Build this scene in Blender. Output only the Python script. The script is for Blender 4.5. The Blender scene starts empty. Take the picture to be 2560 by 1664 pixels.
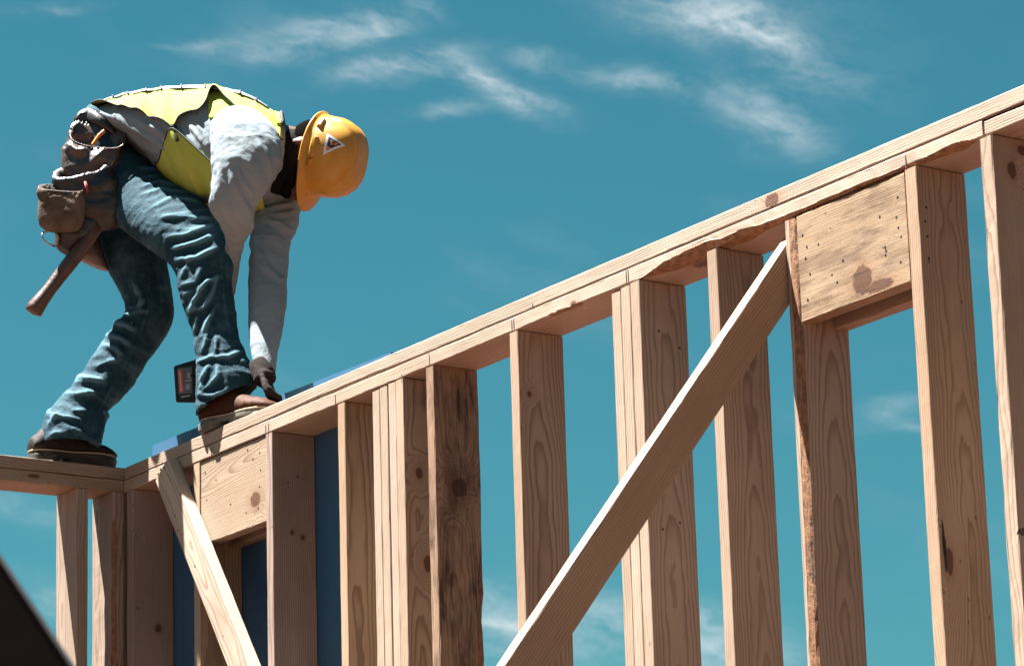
import bpy, bmesh, math, random
from mathutils import Vector, Matrix, noise
random.seed(7)
SC = bpy.context.scene
COL = SC.collection

SUN_E, EXPO, SKY_S = 5.0, 2.92, 0.10
SKY_TINT = (0.0335, 0.121, 0.1065)
CLOUD_COL = (.96, 1.09, 1.15)
CLOUDS = [  # px, py, radius along, radius across, tilt (deg, + = rising to the right), strength
    (770, 95, 190, 45, 6, .75), (960, 80, 80, 28, 20, .55), (490, 108, 90, 16, 4, .45),
    (1000, 165, 160, 26, 12, .85), (1180, 170, 90, 28, -22, .8), (1290, 235, 120, 34, -20, .75), (1090, 265, 90, 20, 8, .4),
    (1780, 45, 190, 60, -10, 1.0), (1900, 90, 110, 40, -25, .8), (1590, 195, 120, 28, -9, .75), (1350, 140, 70, 22, -6, .4),
    (1900, 275, 130, 70, -22, .6), (2060, 170, 150, 60, -25, .35), (1990, 340, 90, 30, -25, .45), (1070, 20, 70, 16, -18, .4), (100, 25, 110, 14, 3, .3),
    (1460, 1570, 300, 75, -8, .75), (1250, 1550, 110, 70, 0, .6), (1800, 1620, 200, 60, -10, .7), (2230, 1020, 90, 22, 12, .4), (2270, 1065, 60, 16, -5, .4),
    (125, 1530, 40, 40, 20, .45), (70, 1270, 120, 30, -25, .35)]
WOOD_A = (.292, .218, .160); WOOD_B = (.368, .288, .222); WOOD_LATE = (.092, .049, .026)
GROUND_A = (.044, .0128, .0048); GROUND_B = (.058, .0185, .008)
DECK_A = (.051, .0176, .007); DECK_B = (.070, .0255, .0105)
DENIM_D = (.0062, .031, .045); DENIM_L = (.068, .142, .170)
SHIRT_A = (.145, .172, .188); SHIRT_B = (.195, .228, .245)
VEST_A = (.27, .30, .028); VEST_B = (.35, .385, .085)
HAT_A = (.38, .172, .013); HAT_B = (.44, .212, .023)
HAZE_COL = (.44, .78, .86)

# ------------------------------------------------------------------ camera, sky, sun, exposure
# World frame: the corner of the two framed walls (top of the plates) is the origin,
# +X runs along the main wall, +Y is out through it, Z is up; the ground is 3.85 m below.
CAM_POS = Vector((8.9923, -4.6046, -2.2528))
FPX = 8402.76                                     # focal length in pixels of the 2560 px wide photograph
R_R = Vector((0.5515, 0.8337, -0.0286)).normalized()
R_F = Vector((-0.8025, 0.5396, 0.2547)).normalized()
R_U = R_R.cross(R_F)
R_R = R_F.cross(R_U)
cam = bpy.data.cameras.new("camera")
cam_o = bpy.data.objects.new("camera", cam)
COL.objects.link(cam_o)
cam_o.matrix_world = Matrix(((R_R.x, R_U.x, -R_F.x, CAM_POS.x), (R_R.y, R_U.y, -R_F.y, CAM_POS.y),
                             (R_R.z, R_U.z, -R_F.z, CAM_POS.z), (0, 0, 0, 1)))
cam.sensor_width = 36.0
cam.lens = FPX / 2560 * 36.0
cam.clip_end = 2000
cam.dof.use_dof = True
cam.dof.focus_distance = 8.6
cam.dof.aperture_fstop = 13.0
SC.camera = cam_o

TO_SUN = Vector((-1.0, -1.0, 3.87)).normalized()
SUN_EL = math.asin(TO_SUN.z)
SUN_ROT = math.atan2(TO_SUN.x, TO_SUN.y)
sun = bpy.data.lights.new("sun", 'SUN')
sun.energy = SUN_E
sun.angle = math.radians(0.53)
sun.color = (1.0, 0.985, 0.96)
sun_o = bpy.data.objects.new("sun", sun)
COL.objects.link(sun_o)
sun_o.rotation_euler = (-TO_SUN).to_track_quat('-Z', 'Y').to_euler()
sun_o.location = TO_SUN * 20

SC.view_settings.view_transform = 'Standard'
SC.view_settings.look = 'None'
SC.view_settings.exposure = EXPO
SC.view_settings.gamma = 1.0
SC.view_settings.use_curve_mapping = False


class NT:
    """small helper for node trees"""
    def __init__(self, tree):
        self.t = tree
    def n(self, kind, **kw):
        nd = self.t.nodes.new(kind)
        for k, v in kw.items():
            setattr(nd, k, v)
        return nd
    def put(self, sock, v):
        if isinstance(v, bpy.types.NodeSocket):
            self.t.links.new(v, sock)
        elif v is not None:
            if sock.type == 'RGBA' and hasattr(v, '__len__') and len(v) == 3:
                v = (*v, 1)
            sock.default_value = v
    def m(self, op, a, b=None, c=None, clamp=False):
        nd = self.n('ShaderNodeMath', operation=op, use_clamp=clamp)
        self.put(nd.inputs[0], a); self.put(nd.inputs[1], b); self.put(nd.inputs[2], c)
        return nd.outputs[0]
    def v(self, op, a, b=None, c=None):
        nd = self.n('ShaderNodeVectorMath', operation=op)
        self.put(nd.inputs[0], a); self.put(nd.inputs[1], b)
        if c is not None:
            if op == 'SCALE': self.put(nd.inputs[3], c)
            else: self.put(nd.inputs[2], c)
        return nd.outputs['Value'] if op in ('LENGTH', 'DOT_PRODUCT', 'DISTANCE') else nd.outputs[0]
    def mix(self, f, a, b, mode='MIX'):
        nd = self.n('ShaderNodeMix', data_type='RGBA', blend_type=mode)
        self.put(nd.inputs[0], f); self.put(nd.inputs[6], a); self.put(nd.inputs[7], b)
        return nd.outputs[2]
    def noise(self, vec, scale=1.0, detail=2.0, rough=0.5, dist=0.0, color=False):
        nd = self.n('ShaderNodeTexNoise')
        self.put(nd.inputs['Vector'], vec)
        nd.inputs['Scale'].default_value = scale
        nd.inputs['Detail'].default_value = detail
        nd.inputs['Roughness'].default_value = rough
        nd.inputs['Distortion'].default_value = dist
        return nd.outputs['Color'] if color else nd.outputs['Fac']
    def ss(self, x, a, b):                       # smoothstep from a to b
        nd = self.n('ShaderNodeMapRange', interpolation_type='SMOOTHSTEP')
        self.put(nd.inputs[0], x); self.put(nd.inputs[1], a); self.put(nd.inputs[2], b)
        return nd.outputs[0]
    def sep(self, v):
        nd = self.n('ShaderNodeSeparateXYZ'); self.put(nd.inputs[0], v)
        return nd.outputs
    def comb(self, x, y, z):
        nd = self.n('ShaderNodeCombineXYZ')
        for s, q in zip(nd.inputs, (x, y, z)): self.put(s, q)
        return nd.outputs[0]
    def attr(self, name, kind='OBJECT'):
        return self.n('ShaderNodeAttribute', attribute_name=name, attribute_type=kind)


def ray(px, py):
    """direction through a pixel of the photograph"""
    return R_R * ((px - 1280) / FPX) + R_U * ((832 - py) / FPX) + R_F


world = bpy.data.worlds.new("World")
SC.world = world
world.use_nodes = True
wt = world.node_tree
wt.nodes.clear()
W = NT(wt)
sky = W.n('ShaderNodeTexSky', sky_type='NISHITA')
sky.sun_disc = False
sky.sun_elevation = SUN_EL
sky.sun_rotation = SUN_ROT
sky.altitude = 300
sky.air_density = 1.0
sky.dust_density = 1.6
sky.ozone_density = 2.0
wdir = W.n('ShaderNodeTexCoord').outputs['Generated']
graded = W.mix(1.0, sky.outputs[0], SKY_TINT, 'MULTIPLY')
# thin high clouds: wisps of stretched noise, thicker in the banks seen in the photograph, faint elsewhere
AZ0 = Vector((R_F.x, R_F.y, 0)).normalized()
AZR = Vector((AZ0.y, -AZ0.x, 0))
fx = W.v('DOT_PRODUCT', wdir, tuple(AZ0)); rx = W.v('DOT_PRODUCT', wdir, tuple(AZR)); ux = W.sep(wdir)[2]
ca = W.m('ARCTAN2', rx, fx); ce = W.m('ARCSINE', ux)
cpos = W.comb(ca, ce, 0.0)
warp = W.noise(W.v('MULTIPLY', cpos, (26, 60, 1)), 1.0, 4.0, 0.6, color=True)
cw = W.v('ADD', cpos, W.v('MULTIPLY', W.v('SUBTRACT', warp, (.5, .5, .5)), (0.022, 0.014, 0)))
bank = None
for (px, py, rxp, ryp, ang, amp) in CLOUDS:
    d = ray(px, py).normalized()
    a0 = math.atan2(d.dot(AZR), d.dot(AZ0)); e0 = math.asin(d.z)
    q = W.v('SUBTRACT', cw, (a0, e0, 0))
    x, y, _ = W.sep(q)
    c, s = math.cos(math.radians(ang)), math.sin(math.radians(ang))
    u = W.m('ADD', W.m('MULTIPLY', x, c * FPX / rxp), W.m('MULTIPLY', y, s * FPX / rxp))
    vv = W.m('ADD', W.m('MULTIPLY', x, -s * FPX / ryp), W.m('MULTIPLY', y, c * FPX / ryp))
    r2 = W.m('ADD', W.m('MULTIPLY', u, u), W.m('MULTIPLY', vv, vv))
    g = W.m('MULTIPLY', W.m('POWER', 2.718, W.m('MULTIPLY', r2, -1.0)), amp)
    bank = g if bank is None else W.m('ADD', bank, g)
rot = W.n('ShaderNodeVectorRotate', rotation_type='Z_AXIS')
W.put(rot.inputs['Vector'], cw); rot.inputs['Angle'].default_value = math.radians(16)
fib = W.noise(W.v('MULTIPLY', rot.outputs[0], (36, 105, 1)), 1.0, 9.0, 0.68)
fib2 = W.noise(W.v('MULTIPLY', rot.outputs[0], (120, 330, 1)), 1.0, 7.0, 0.7)
tex = W.m('ADD', W.m('MULTIPLY', W.ss(fib, 0.32, 0.72), 0.75), W.m('MULTIPLY', W.ss(fib2, 0.3, 0.75), 0.25))
thin = W.m('MULTIPLY', W.ss(W.noise(W.v('MULTIPLY', rot.outputs[0], (9, 26, 1)), 1.0, 3.0, 0.55), 0.50, 0.78), 0.10)
cl = W.m('MULTIPLY', W.m('ADD', bank, thin), tex, clamp=True)
haze = W.m('MULTIPLY', W.m('POWER', 2.718, W.m('MULTIPLY', W.m('MAXIMUM', ce, 0.0), -7.5)), 0.36)
skyc = W.mix(cl, W.mix(haze, graded, HAZE_COL), CLOUD_COL)
bg = W.n('ShaderNodeBackground')
wt.links.new(skyc, bg.inputs[0])
bg.inputs[1].default_value = SKY_S
wout = W.n('ShaderNodeOutputWorld')
wt.links.new(bg.outputs[0], wout.inputs[0])


# ------------------------------------------------------------------ shared helpers
def meta(o, label=None, cat=None, group=None, kind=None):
    for k, v in (('label', label), ('category', cat), ('group', group), ('kind', kind)):
        if v: o[k] = v
    return o

def empty(name, loc=(0, 0, 0), **kw):
    o = bpy.data.objects.new(name, None)
    o.empty_display_size = 0.05
    COL.objects.link(o)
    o.location = loc
    return meta(o, **kw)

def link(name, me, mat=None, parent=None, **kw):
    o = bpy.data.objects.new(name, me)
    COL.objects.link(o)
    if mat is not None and not me.materials: me.materials.append(mat)
    if parent is not None:
        o.parent = parent
        bpy.context.view_layer.update() if False else None
    return meta(o, **kw)

def mesh(name, verts, faces, smooth=False):
    me = bpy.data.meshes.new(name)
    me.from_pydata([tuple(v) for v in verts], [], faces)
    me.update()
    if smooth:
        for p in me.polygons: p.use_smooth = True
    return me

def from_bm(name, bm, smooth=False):
    me = bpy.data.meshes.new(name)
    bmesh.ops.recalc_face_normals(bm, faces=bm.faces)
    bm.to_mesh(me); bm.free()
    if smooth:
        for p in me.polygons: p.use_smooth = True
    return me

def new_mat(name):
    m = bpy.data.materials.new(name)
    m.use_nodes = True
    t = NT(m.node_tree)
    return m, t, m.node_tree.nodes['Principled BSDF']

def on_y(px, py, Y=0.0):
    d = ray(px, py); return CAM_POS + d * ((Y - CAM_POS.y) / d.y)
def on_x(px, py, X=0.0):
    d = ray(px, py); return CAM_POS + d * ((X - CAM_POS.x) / d.x)

# ------------------------------------------------------------------ sawn softwood
def wood_material():
    m, t, b = new_mat("sawn_pine")
    oc = t.n('ShaderNodeTexCoord').outputs['Object']
    oi = t.n('ShaderNodeObjectInfo').outputs['Random']
    pith = t.attr('pith').outputs['Vector']
    tilt = t.attr('tilt').outputs['Vector']
    x, y, z = t.sep(oc)
    seed = t.comb(t.m('MULTIPLY', oi, 37.0), t.m('MULTIPLY', oi, 91.0), t.m('MULTIPLY', oi, 53.0))
    wob = t.noise(t.v('ADD', t.v('MULTIPLY', oc, (5, 5, 1.9)), seed), 1.0, 3.0, 0.55, color=True)
    wob = t.v('SCALE', t.v('SUBTRACT', wob, (.5, .5, .5)), None, 0.034)
    p = t.v('ADD', t.v('SUBTRACT', oc, pith), t.v('MULTIPLY', tilt, t.comb(z, z, z)))
    p = t.v('ADD', p, wob)
    p = t.v('MULTIPLY', p, (1, 1, 0))
    r = t.v('LENGTH', p)
    jig = t.noise(t.v('ADD', t.v('MULTIPLY', oc, (70, 70, 7)), seed), 1.0, 3.0, 0.6)
    r = t.m('ADD', r, t.m('MULTIPLY', t.m('SUBTRACT', jig, .5), .0034))
    kn_ = t.m('MULTIPLY', t.m('SUBTRACT', t.noise(oc, 75.0, 3.0, 0.6), .5), 0.75)
    knotm = None; core = None
    for i in (1, 2):
        k = t.attr('knot%d' % i).outputs['Vector']
        kr = t.attr('knot%ds' % i).outputs['Vector']
        e = t.v('LENGTH', t.v('DIVIDE', t.v('SUBTRACT', t.v('ADD', oc, t.v('SCALE', wob, None, 0.25)), k),
                              t.v('MAXIMUM', kr, (1e-4, 1e-4, 1e-4))))
        e = t.m('ADD', e, kn_)
        near = t.m('POWER', 2.718, t.m('MULTIPLY', t.m('MULTIPLY', e, e), -0.18))
        r = t.m('ADD', r, t.m('MULTIPLY', near, 0.05))
        c = t.ss(e, 1.08, 0.86)
        halo = t.m('MULTIPLY', t.ss(e, 2.3, 0.9), 0.55)
        rg = t.m('ADD', 0.55, t.m('MULTIPLY', t.m('SINE', t.m('MULTIPLY', e, 26.0)), 0.22))
        knotm = c if knotm is None else t.m('MAXIMUM', knotm, c)
        core = halo if core is None else t.m('MAXIMUM', core, halo)
        kring = rg if i == 1 else t.m('MULTIPLY', t.m('ADD', kring, rg), 0.5)
    ph = t.m('MULTIPLY', r, t.attr('rings').outputs['Fac'])
    fr = t.m('FRACT', ph)
    late = t.m('MULTIPLY', t.ss(fr, 0.42, 0.94), t.ss(fr, 1.0, 0.95))
    vary = t.noise(t.comb(t.m('MULTIPLY', ph, 0.55), t.m('MULTIPLY', oi, 40.0), t.m('MULTIPLY', z, 0.4)), 1.0, 2.0, 0.6)
    late = t.m('MULTIPLY', late, t.m('ADD', 0.15, t.m('MULTIPLY', vary, 1.15)), clamp=True)
    fib = t.noise(t.v('ADD', t.v('MULTIPLY', oc, (520, 520, 9)), seed), 1.0, 2.0, 0.6)
    late = late
    fib2 = t.noise(t.v('ADD', t.v('MULTIPLY', oc, (130, 130, 2.4)), seed), 1.0, 3.0, 0.6)
    late = t.m('MULTIPLY', late, t.m('ADD', .45, t.m('MULTIPLY', fib, 1.0)), clamp=True)
    blot = t.noise(t.v('ADD', t.v('MULTIPLY', oc, (7, 7, 2.2)), seed), 1.0, 4.0, 0.6)
    tint = t.attr('tint').outputs['Color']
    early = t.mix(t.ss(blot, 0.25, 0.75), WOOD_A, WOOD_B)
    col = t.mix(t.m('MULTIPLY', late, 0.70), early, WOOD_LATE)
    col = t.mix(t.m('MULTIPLY', t.m('SUBTRACT', 0.62, fib, clamp=True), 0.9), col, t.mix(1.0, col, (.72, .62, .52), 'MULTIPLY'))
    col = t.mix(t.m('MULTIPLY', t.ss(fib2, 0.60, 0.78), 0.35), col, t.mix(1.0, col, (.66, .55, .46), 'MULTIPLY'))
    col = t.mix(t.m('MULTIPLY', t.ss(fib2, 0.42, 0.28), 0.25), col, t.mix(1.0, col, (1.22, 1.2, 1.18), 'MULTIPLY'))
    col = t.mix(core, col, t.mix(1.0, col, (.80, .62, .48), 'MULTIPLY'))
    kcol = t.mix(kring, (.040, .017, .009), (.15, .066, .034))
    col = t.mix(knotm, col, kcol)
    spk = t.n('ShaderNodeTexVoronoi', feature='F1')
    t.put(spk.inputs['Vector'], t.v('ADD', t.v('MULTIPLY', oc, (30, 30, 17)), seed)); spk.inputs['Scale'].default_value = 1.0
    dot = t.m('MULTIPLY', t.ss(spk.outputs['Distance'], 0.10, 0.05), t.m('GREATER_THAN', t.sep(spk.outputs['Color'])[0], 0.86))
    col = t.mix(t.m('MULTIPLY', dot, 0.8), col, (.07, .04, .025))
    # resin and weather staining (per board amount), dirty boards get brown-black streaks
    dirt = t.attr('dirt').outputs['Fac']
    dn = t.noise(t.v('ADD', t.v('MULTIPLY', oc, (17, 17, 5)), seed), 1.0, 6.0, 0.68)
    dn2 = t.noise(t.v('ADD', t.v('MULTIPLY', oc, (60, 60, 7)), seed), 1.0, 5.0, 0.7)
    dm = t.m('MULTIPLY', t.m('ADD', t.ss(dn, 0.42, 0.66), t.m('MULTIPLY', t.ss(dn2, 0.5, 0.68), 0.7)), dirt, clamp=True)
    col = t.mix(dm, col, t.mix(1.0, col, (.22, .15, .10), 'MULTIPLY'))
    bark = t.attr('bark', 'GEOMETRY').outputs['Fac']
    bn = t.noise(t.v('MULTIPLY', oc, (90, 90, 45)), 1.0, 5.0, 0.7)
    barkc = t.mix(t.ss(bn, 0.3, 0.7), (.12, .055, .026), (.30, .155, .075))
    barkc = t.mix(t.m('MULTIPLY', t.ss(dn, 0.56, 0.70), .8), barkc, (.035, .022, .014))
    col = t.mix(t.ss(bark, 0.25, 0.75), col, barkc)
    col = t.mix(1.0, col, tint, 'MULTIPLY')
    t.put(b.inputs['Base Color'], col)
    b.inputs['Roughness'].default_value = 0.62
    b.inputs['Specular IOR Level'].default_value = 0.35
    bp = t.n('ShaderNodeBump')
    bp.inputs['Strength'].default_value = 0.5
    bp.inputs['Distance'].default_value = 0.0012
    h = t.m('ADD', t.m('MULTIPLY', fib, 0.5), t.m('ADD', t.m('MULTIPLY', late, 0.5), t.m('MULTIPLY', fib2, 0.8)))
    h = t.m('ADD', h, t.m('MULTIPLY', t.m('MULTIPLY', bark, bn), 6.0))
    t.put(bp.inputs['Height'], h)
    t.put(b.inputs['Normal'], bp.outputs[0])
    return m

WOOD = wood_material()

def lumber(name, parent, origin, axes, L, sx, sy, pith=(-.02, .07), tilt=(0, 0), tint=(1, 1, 1), dirt=0.0, rings=185.0,
           knots=(), chamf=None, bow=0.0, seg=0.035, jit=0.0007, **kw):
    """one sawn board: local x and y are the section, z the length; chamf[i](z) -> (cx, cy, bark) eases or wanes corner i"""
    rnd = random.Random(sum(map(ord, name)) + int(L * 1e4) + int(origin[0] * 7919) + int(origin[1] * 104729))
    n = max(3, int(L / seg))
    so = Vector((rnd.uniform(0, 50), rnd.uniform(0, 50), rnd.uniform(0, 50)))
    base = [(0, 0, 1, 1), (sx, 0, -1, 1), (sx, sy, -1, -1), (0, sy, 1, -1)]
    vs, bark, fs = [], [], []
    for i in range(n + 1):
        z = L * i / n
        bw = bow * math.sin(math.pi * z / L)
        for ci, (cx0, cy0, dx, dy) in enumerate(base):
            c = chamf[ci](z) if chamf and chamf[ci] else None
            cx, cy, bk = c if c else (.0028, .0028, 0.0)
            ts = ((0, 1, 1), (0, 1, 0), (.293, .293, 0), (1, 0, 0), (1, 0, 2))
            if ci in (1, 3): ts = ts[::-1]
            for k, (tx, ty, e) in enumerate(ts):
                q = Vector((cx0 + dx * (cx * tx + (.0008 if e == 2 else 0)) + bw, cy0 + dy * (cy * ty + (.0008 if e == 1 else 0)), z))
                j = noise.noise_vector(so + Vector((ci * 9.1, k * .35, z * 9))) * jit
                j2 = noise.noise_vector(so + Vector((ci * 9.1, k * .9, z * 60))) * jit * 0.55
                r_ = 1.0 + 2.6 * bk
                vs.append((q.x + (j.x + j2.x) * r_, q.y + (j.y + j2.y) * r_, q.z if 0 < i < n else q.z + j.z * .6))
                bark.append(0.0 if e else bk)
    for i in range(n):
        a, c = i * 20, (i + 1) * 20
        for k in range(20):
            k2 = (k + 1) % 20
            fs.append((a + k, a + k2, c + k2, c + k))
    fs.append(tuple(reversed(range(20))))
    fs.append(tuple(range(n * 20, n * 20 + 20)))
    me = mesh(name, vs, fs)
    at = me.attributes.new('bark', 'FLOAT', 'POINT')
    at.data.foreach_set('value', bark)
    o = link(name, me, WOOD, parent, **kw)
    ax = Matrix(axes).transposed().to_4x4()
    ax.translation = Vector(origin)
    o.matrix_basis = ax
    o['pith'] = (float(pith[0]), float(pith[1]), 0.0)
    o['tilt'] = (float(tilt[0]), float(tilt[1]), 0.0)
    o['tint'] = tuple(float(v) for v in tint)
    o['dirt'] = float(dirt)
    o['rings'] = float(rings)
    for i in (1, 2):
        if len(knots) >= i:
            k = knots[i - 1]
            o['knot%d' % i] = tuple(float(v) for v in k[:3]); o['knot%ds' % i] = tuple(float(v) for v in k[3:6])
        else:
            o['knot%d' % i] = (99.0, 99.0, 99.0); o['knot%ds' % i] = (.001, .001, .001)
    return o

VERT = ((1, 0, 0), (0, 1, 0), (0, 0, 1))           # studs: local z up, x along the wall
ALONG_X = ((0, 1, 0), (0, 0, 1), (1, 0, 0))        # plates of the main wall: local z along +X, x depth, y up
SIDE_V = ((0, -1, 0), (1, 0, 0), (0, 0, 1))        # studs of the side wall
T, D = 0.0381, 0.1397
ZB = -2.74                                          # bottom of the studs

# ------------------------------------------------------------------ ground and floor
def ground_material():
    m, t, b = new_mat("dry_earth")
    oc = t.n('ShaderNodeTexCoord').outputs['Object']
    n1 = t.noise(oc, 0.6, 5, 0.6); n2 = t.noise(oc, 14.0, 5, 0.7)
    c = t.mix(t.ss(n1, 0.3, 0.7), GROUND_A, GROUND_B)
    c = t.mix(t.m('MULTIPLY', n2, 0.5), c, t.mix(1.0, c, (.6, .55, .5), 'MULTIPLY'))
    t.put(b.inputs['Base Color'], c); b.inputs['Roughness'].default_value = 0.95
    bp = t.n('ShaderNodeBump'); bp.inputs['Strength'].default_value = 0.4
    t.put(bp.inputs['Height'], n2); t.put(b.inputs['Normal'], bp.outputs[0])
    return m

def deck_material():
    m, t, b = new_mat("subfloor_board")
    oc = t.n('ShaderNodeTexCoord').outputs['Object']
    ch = t.n('ShaderNodeTexVoronoi', feature='F1')
    t.put(ch.inputs['Vector'], t.v('MULTIPLY', oc, (14, 45, 1))); ch.inputs['Scale'].default_value = 1.0
    c = t.mix(t.sep(ch.outputs['Color'])[0], DECK_A, DECK_B)
    t.put(b.inputs['Base Color'], c); b.inputs['Roughness'].default_value = 0.8
    return m

def box_mesh(name, x0, x1, y0, y1, z0, z1, bev=0.0):
    bm = bmesh.new()
    bmesh.ops.create_cube(bm, size=1.0)
    for v in bm.verts:
        v.co = Vector((x0 if v.co.x < 0 else x1, y0 if v.co.y < 0 else y1, z0 if v.co.z < 0 else z1))
    if bev:
        bmesh.ops.bevel(bm, geom=bm.edges[:], offset=bev, segments=2, affect='EDGES', profile=0.6)
    return from_bm(name, bm)

gm = mesh('ground', [(-900, -900, -3.85), (900, -900, -3.85), (900, 900, -3.85), (-900, 900, -3.85)], [(0, 1, 2, 3)])
link('ground', gm, ground_material(), kind='structure')
link('floor_deck', box_mesh('floor_deck', -0.155, 6.2, -5.2, 0.153, -2.86, ZB - T - 0.002), deck_material(), kind='structure')
link('foundation_wall', box_mesh('foundation_wall', -0.10, 6.1, -5.1, 0.10, -3.95, -2.862), ground_material(), kind='structure')

# ------------------------------------------------------------------ the main framed wall
wall = empty('timber_frame', label='long stud wall with doubled top plate, running from the corner up to the right', cat='wall frame')

def lerp_table(tab):
    def f(x):
        if x <= tab[0][0]: return tab[0][1]
        for (a, va), (b, vb) in zip(tab, tab[1:]):
            if x <= b:
                u = (x - a) / (b - a); u = u * u * (3 - 2 * u)
                return va + (vb - va) * u
        return tab[-1][1]
    return f

def wane(tab, ratio=1.6, off=0.0, top=0.004):
    f = lerp_table(tab)
    def c(z):
        v = f(z + off)
        return (min(max(.0028, v * ratio), .06), max(.0028, v), 1.0 if v > top else 0.0)
    return c

def local(o_origin, axes, P):
    q = Vector(P) - Vector(o_origin)
    return tuple(q.dot(Vector(a)) for a in axes)

PLATE_TINT = (1.06, 1.05, 1.04)
# cap plate: one long board on top
gap = wane([(0.9, .003), (1.1, .007), (1.3, .0075), (1.6, .005), (1.75, .003)], 1.2, 0, .02)
o0 = (-D - .002, 0, -T)
lumber('cap_plate', wall, (0.006, 0, -T + .001), ALONG_X, 5.6, D, T - .001, pith=(.075, -.045), tilt=(.012, .004), tint=PLATE_TINT,
       knots=[(*local((0.002, 0, -T + .001), ALONG_X, on_y(1927, 502)), .02, .016, .026)],
       chamf=[gap, None, None, None], seg=.03)
wn = [(2.28, .003), (2.36, .006), (2.46, .004), (2.70, .004), (2.76, .009), (2.815, .018), (2.90, .022), (2.97, .024),
      (3.03, .015), (3.09, .018), (3.19, .010), (3.30, .008), (3.55, .009), (3.76, .007), (3.86, .012), (3.915, .004)]
lumber('top_plate', wall, (-D, 0, -2 * T), ALONG_X, 3.943 + D + .002, D, T - .0015, pith=(-.05, .09), tilt=(-.01, .006), tint=PLATE_TINT,
       chamf=[wane(wn, 2.1, -D), None, None, None], seg=.02,
       knots=[(*local((-D, 0, -2 * T), ALONG_X, on_y(1432, 757)), .012, .006, .012), (.06, 0.0, 2.88 + D, .02, .02, .035)])
lumber('top_plate', wall, (3.9505, .002, -2 * T + .001), ALONG_X, 1.65, D, T - .006, pith=(.05, -.05), tilt=(-.01, .006), tint=(1.05, 1.03, 1.0), seg=.03)
lumber('bottom_plate', wall, (-D, 0, ZB - T), ALONG_X, 5.7, D, T - .001, seg=.2)

ST = 2 * T + .0022
HL = -ST - ZB                                        # stud length
def stud(X, tint=(1, 1, 1), drop=0.0, kn=(), y0=0.0, **kw):
    org = (X, y0, ZB)
    kk = [(*local(org, VERT, on_x(px, py, X + T)), *rad) for px, py, rad in kn]
    return lumber('stud', wall, org, VERT, HL - drop, T, D, tint=tint, knots=kk, **kw)

stud(-.0475, (.8, .78, .76), pith=(-.03, .03), y0=.0015)
stud(.0165, (.86, .84, .92), pith=(-.03, -.12), tilt=(.004, .01), rings=170, kn=[(395, 1570, (.02, .012, .012))])
stud(.4425, (1, .93, .80), pith=(-.05, .05), tilt=(.01, .004), drop=.001)
stud(.8732, (.86, .83, .90), pith=(-.02, -.16), tilt=(.003, .006), rings=150, dirt=.12, kn=[(730, 1330, (.02, .006, .007)), (757, 1342, (.02, .007, .008))])
stud(1.2748, (1, .88, .74), rings=140, pith=(-.012, .03), tilt=(.012, .0))
for i in range(4):
    stud(1.4563 + i * .0412, [(1, .98, .95), (1.02, 1, .97), (1.03, 1, .98), (1, .93, .85)][i], drop=[.004, .003, .0, .001][i],
         y0=[.001, 0, .0015, -.001][i], pith=(-.015, .06), tilt=(.004 * (i + 1), .004),
         kn=[(1048, 1183, (.03, .011, .017)), (1070, 1408, (.03, .012, .022))] if i == 3 else ())
rough = wane([(0, .020), (.7, .026), (1.3, .032), (1.62, .022), (1.78, .030), (1.95, .024), (2.08, .012), (2.2, .004)], .8, 0, .0055)
stud(1.7308, (.78, .64, .53), pith=(-.012, .065), tilt=(.01, .004), dirt=.78, jit=.0018, kn=[(1150, 1218, (.04, .024, .026)), (1147, 1010, (.02, .005, .05))],
     chamf=[None, None, rough, None])
stud(2.1312, (.93, .85, .77), pith=(-.02, .05), tilt=(.016, -.002), kn=[(1323, 985, (.01, .006, .0075))])
for i in range(3):
    stud(2.5793 + i * .0412, [(1, .98, .95), (1.04, 1.02, 1.0), (.97, .92, .88)][i], drop=[.006, .002, .0][i],
         y0=[.002, 0, -.001][i], pith=(-.02, .075), tilt=(.012, .002))
stud(2.9704, (.88, .81, .75), rings=220, pith=(-.016, .085), tilt=(.014, .003))
hw = wane([(0, .020), (1.2, .022), (2.2, .021), (2.66, .018), (2.8, .012)], 1.0, 0, .0045)
stud(3.266, (.96, .90, .86), pith=(-.014, .075), tilt=(.018, -.004), drop=.0035, chamf=[None, lambda z: (.0235, .0065, 1.0), None, None])
stud(3.6885, (1, .88, .76), rings=240, pith=(-.02, .10), tilt=(.012, .008), dirt=.08, kn=[(2372, 1400, (.012, .012, .03))])
stud(3.9335, (.97, .92, .88), pith=(-.02, -.20), tilt=(.006, .004), rings=230, jit=.0016, kn=[(2530, 425, (.02, .012, .020)), (2556, 375, (.02, .014, .012))])
stud(4.345, (1, .95, .9), pith=(-.02, .06), tilt=(.01, .004))
stud(4.75, (1, .95, .9), pith=(-.02, .08), tilt=(.008, .004))

# headers: two boards on edge between the studs
NAIL = None
def nail_mesh():
    bm = bmesh.new()
    bmesh.ops.create_cone(bm, cap_ends=True, segments=10, radius1=.0034, radius2=.0030, depth=.0016)
    return from_bm('nail', bm)
def plain(name, col, rough=.5, metal=0.0, spec=.5):
    m, t, b = new_mat(name)
    b.inputs['Base Color'].default_value = (*col, 1)
    b.inputs['Roughness'].default_value = rough; b.inputs['Metallic'].default_value = metal
    b.inputs['Specular IOR Level'].default_value = spec
    return m
NAIL_M = plain('nail_steel', (.012, .010, .010), .6, .4)
NAIL = nail_mesh(); NAIL.materials.append(NAIL_M)

def nails(parent, pts, normal, offs=-.0004):
    q = Vector(normal).to_track_quat('Z', 'Y')
    inv = parent.matrix_basis.inverted()
    par = parent
    for P in pts:
        o = bpy.data.objects.new('nail', NAIL)
        COL.objects.link(o)
        o.parent = par
        mw = Matrix.Translation(Vector(P) + Vector(normal) * offs) @ q.to_matrix().to_4x4()
        o.matrix_basis = inv @ mw

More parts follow.
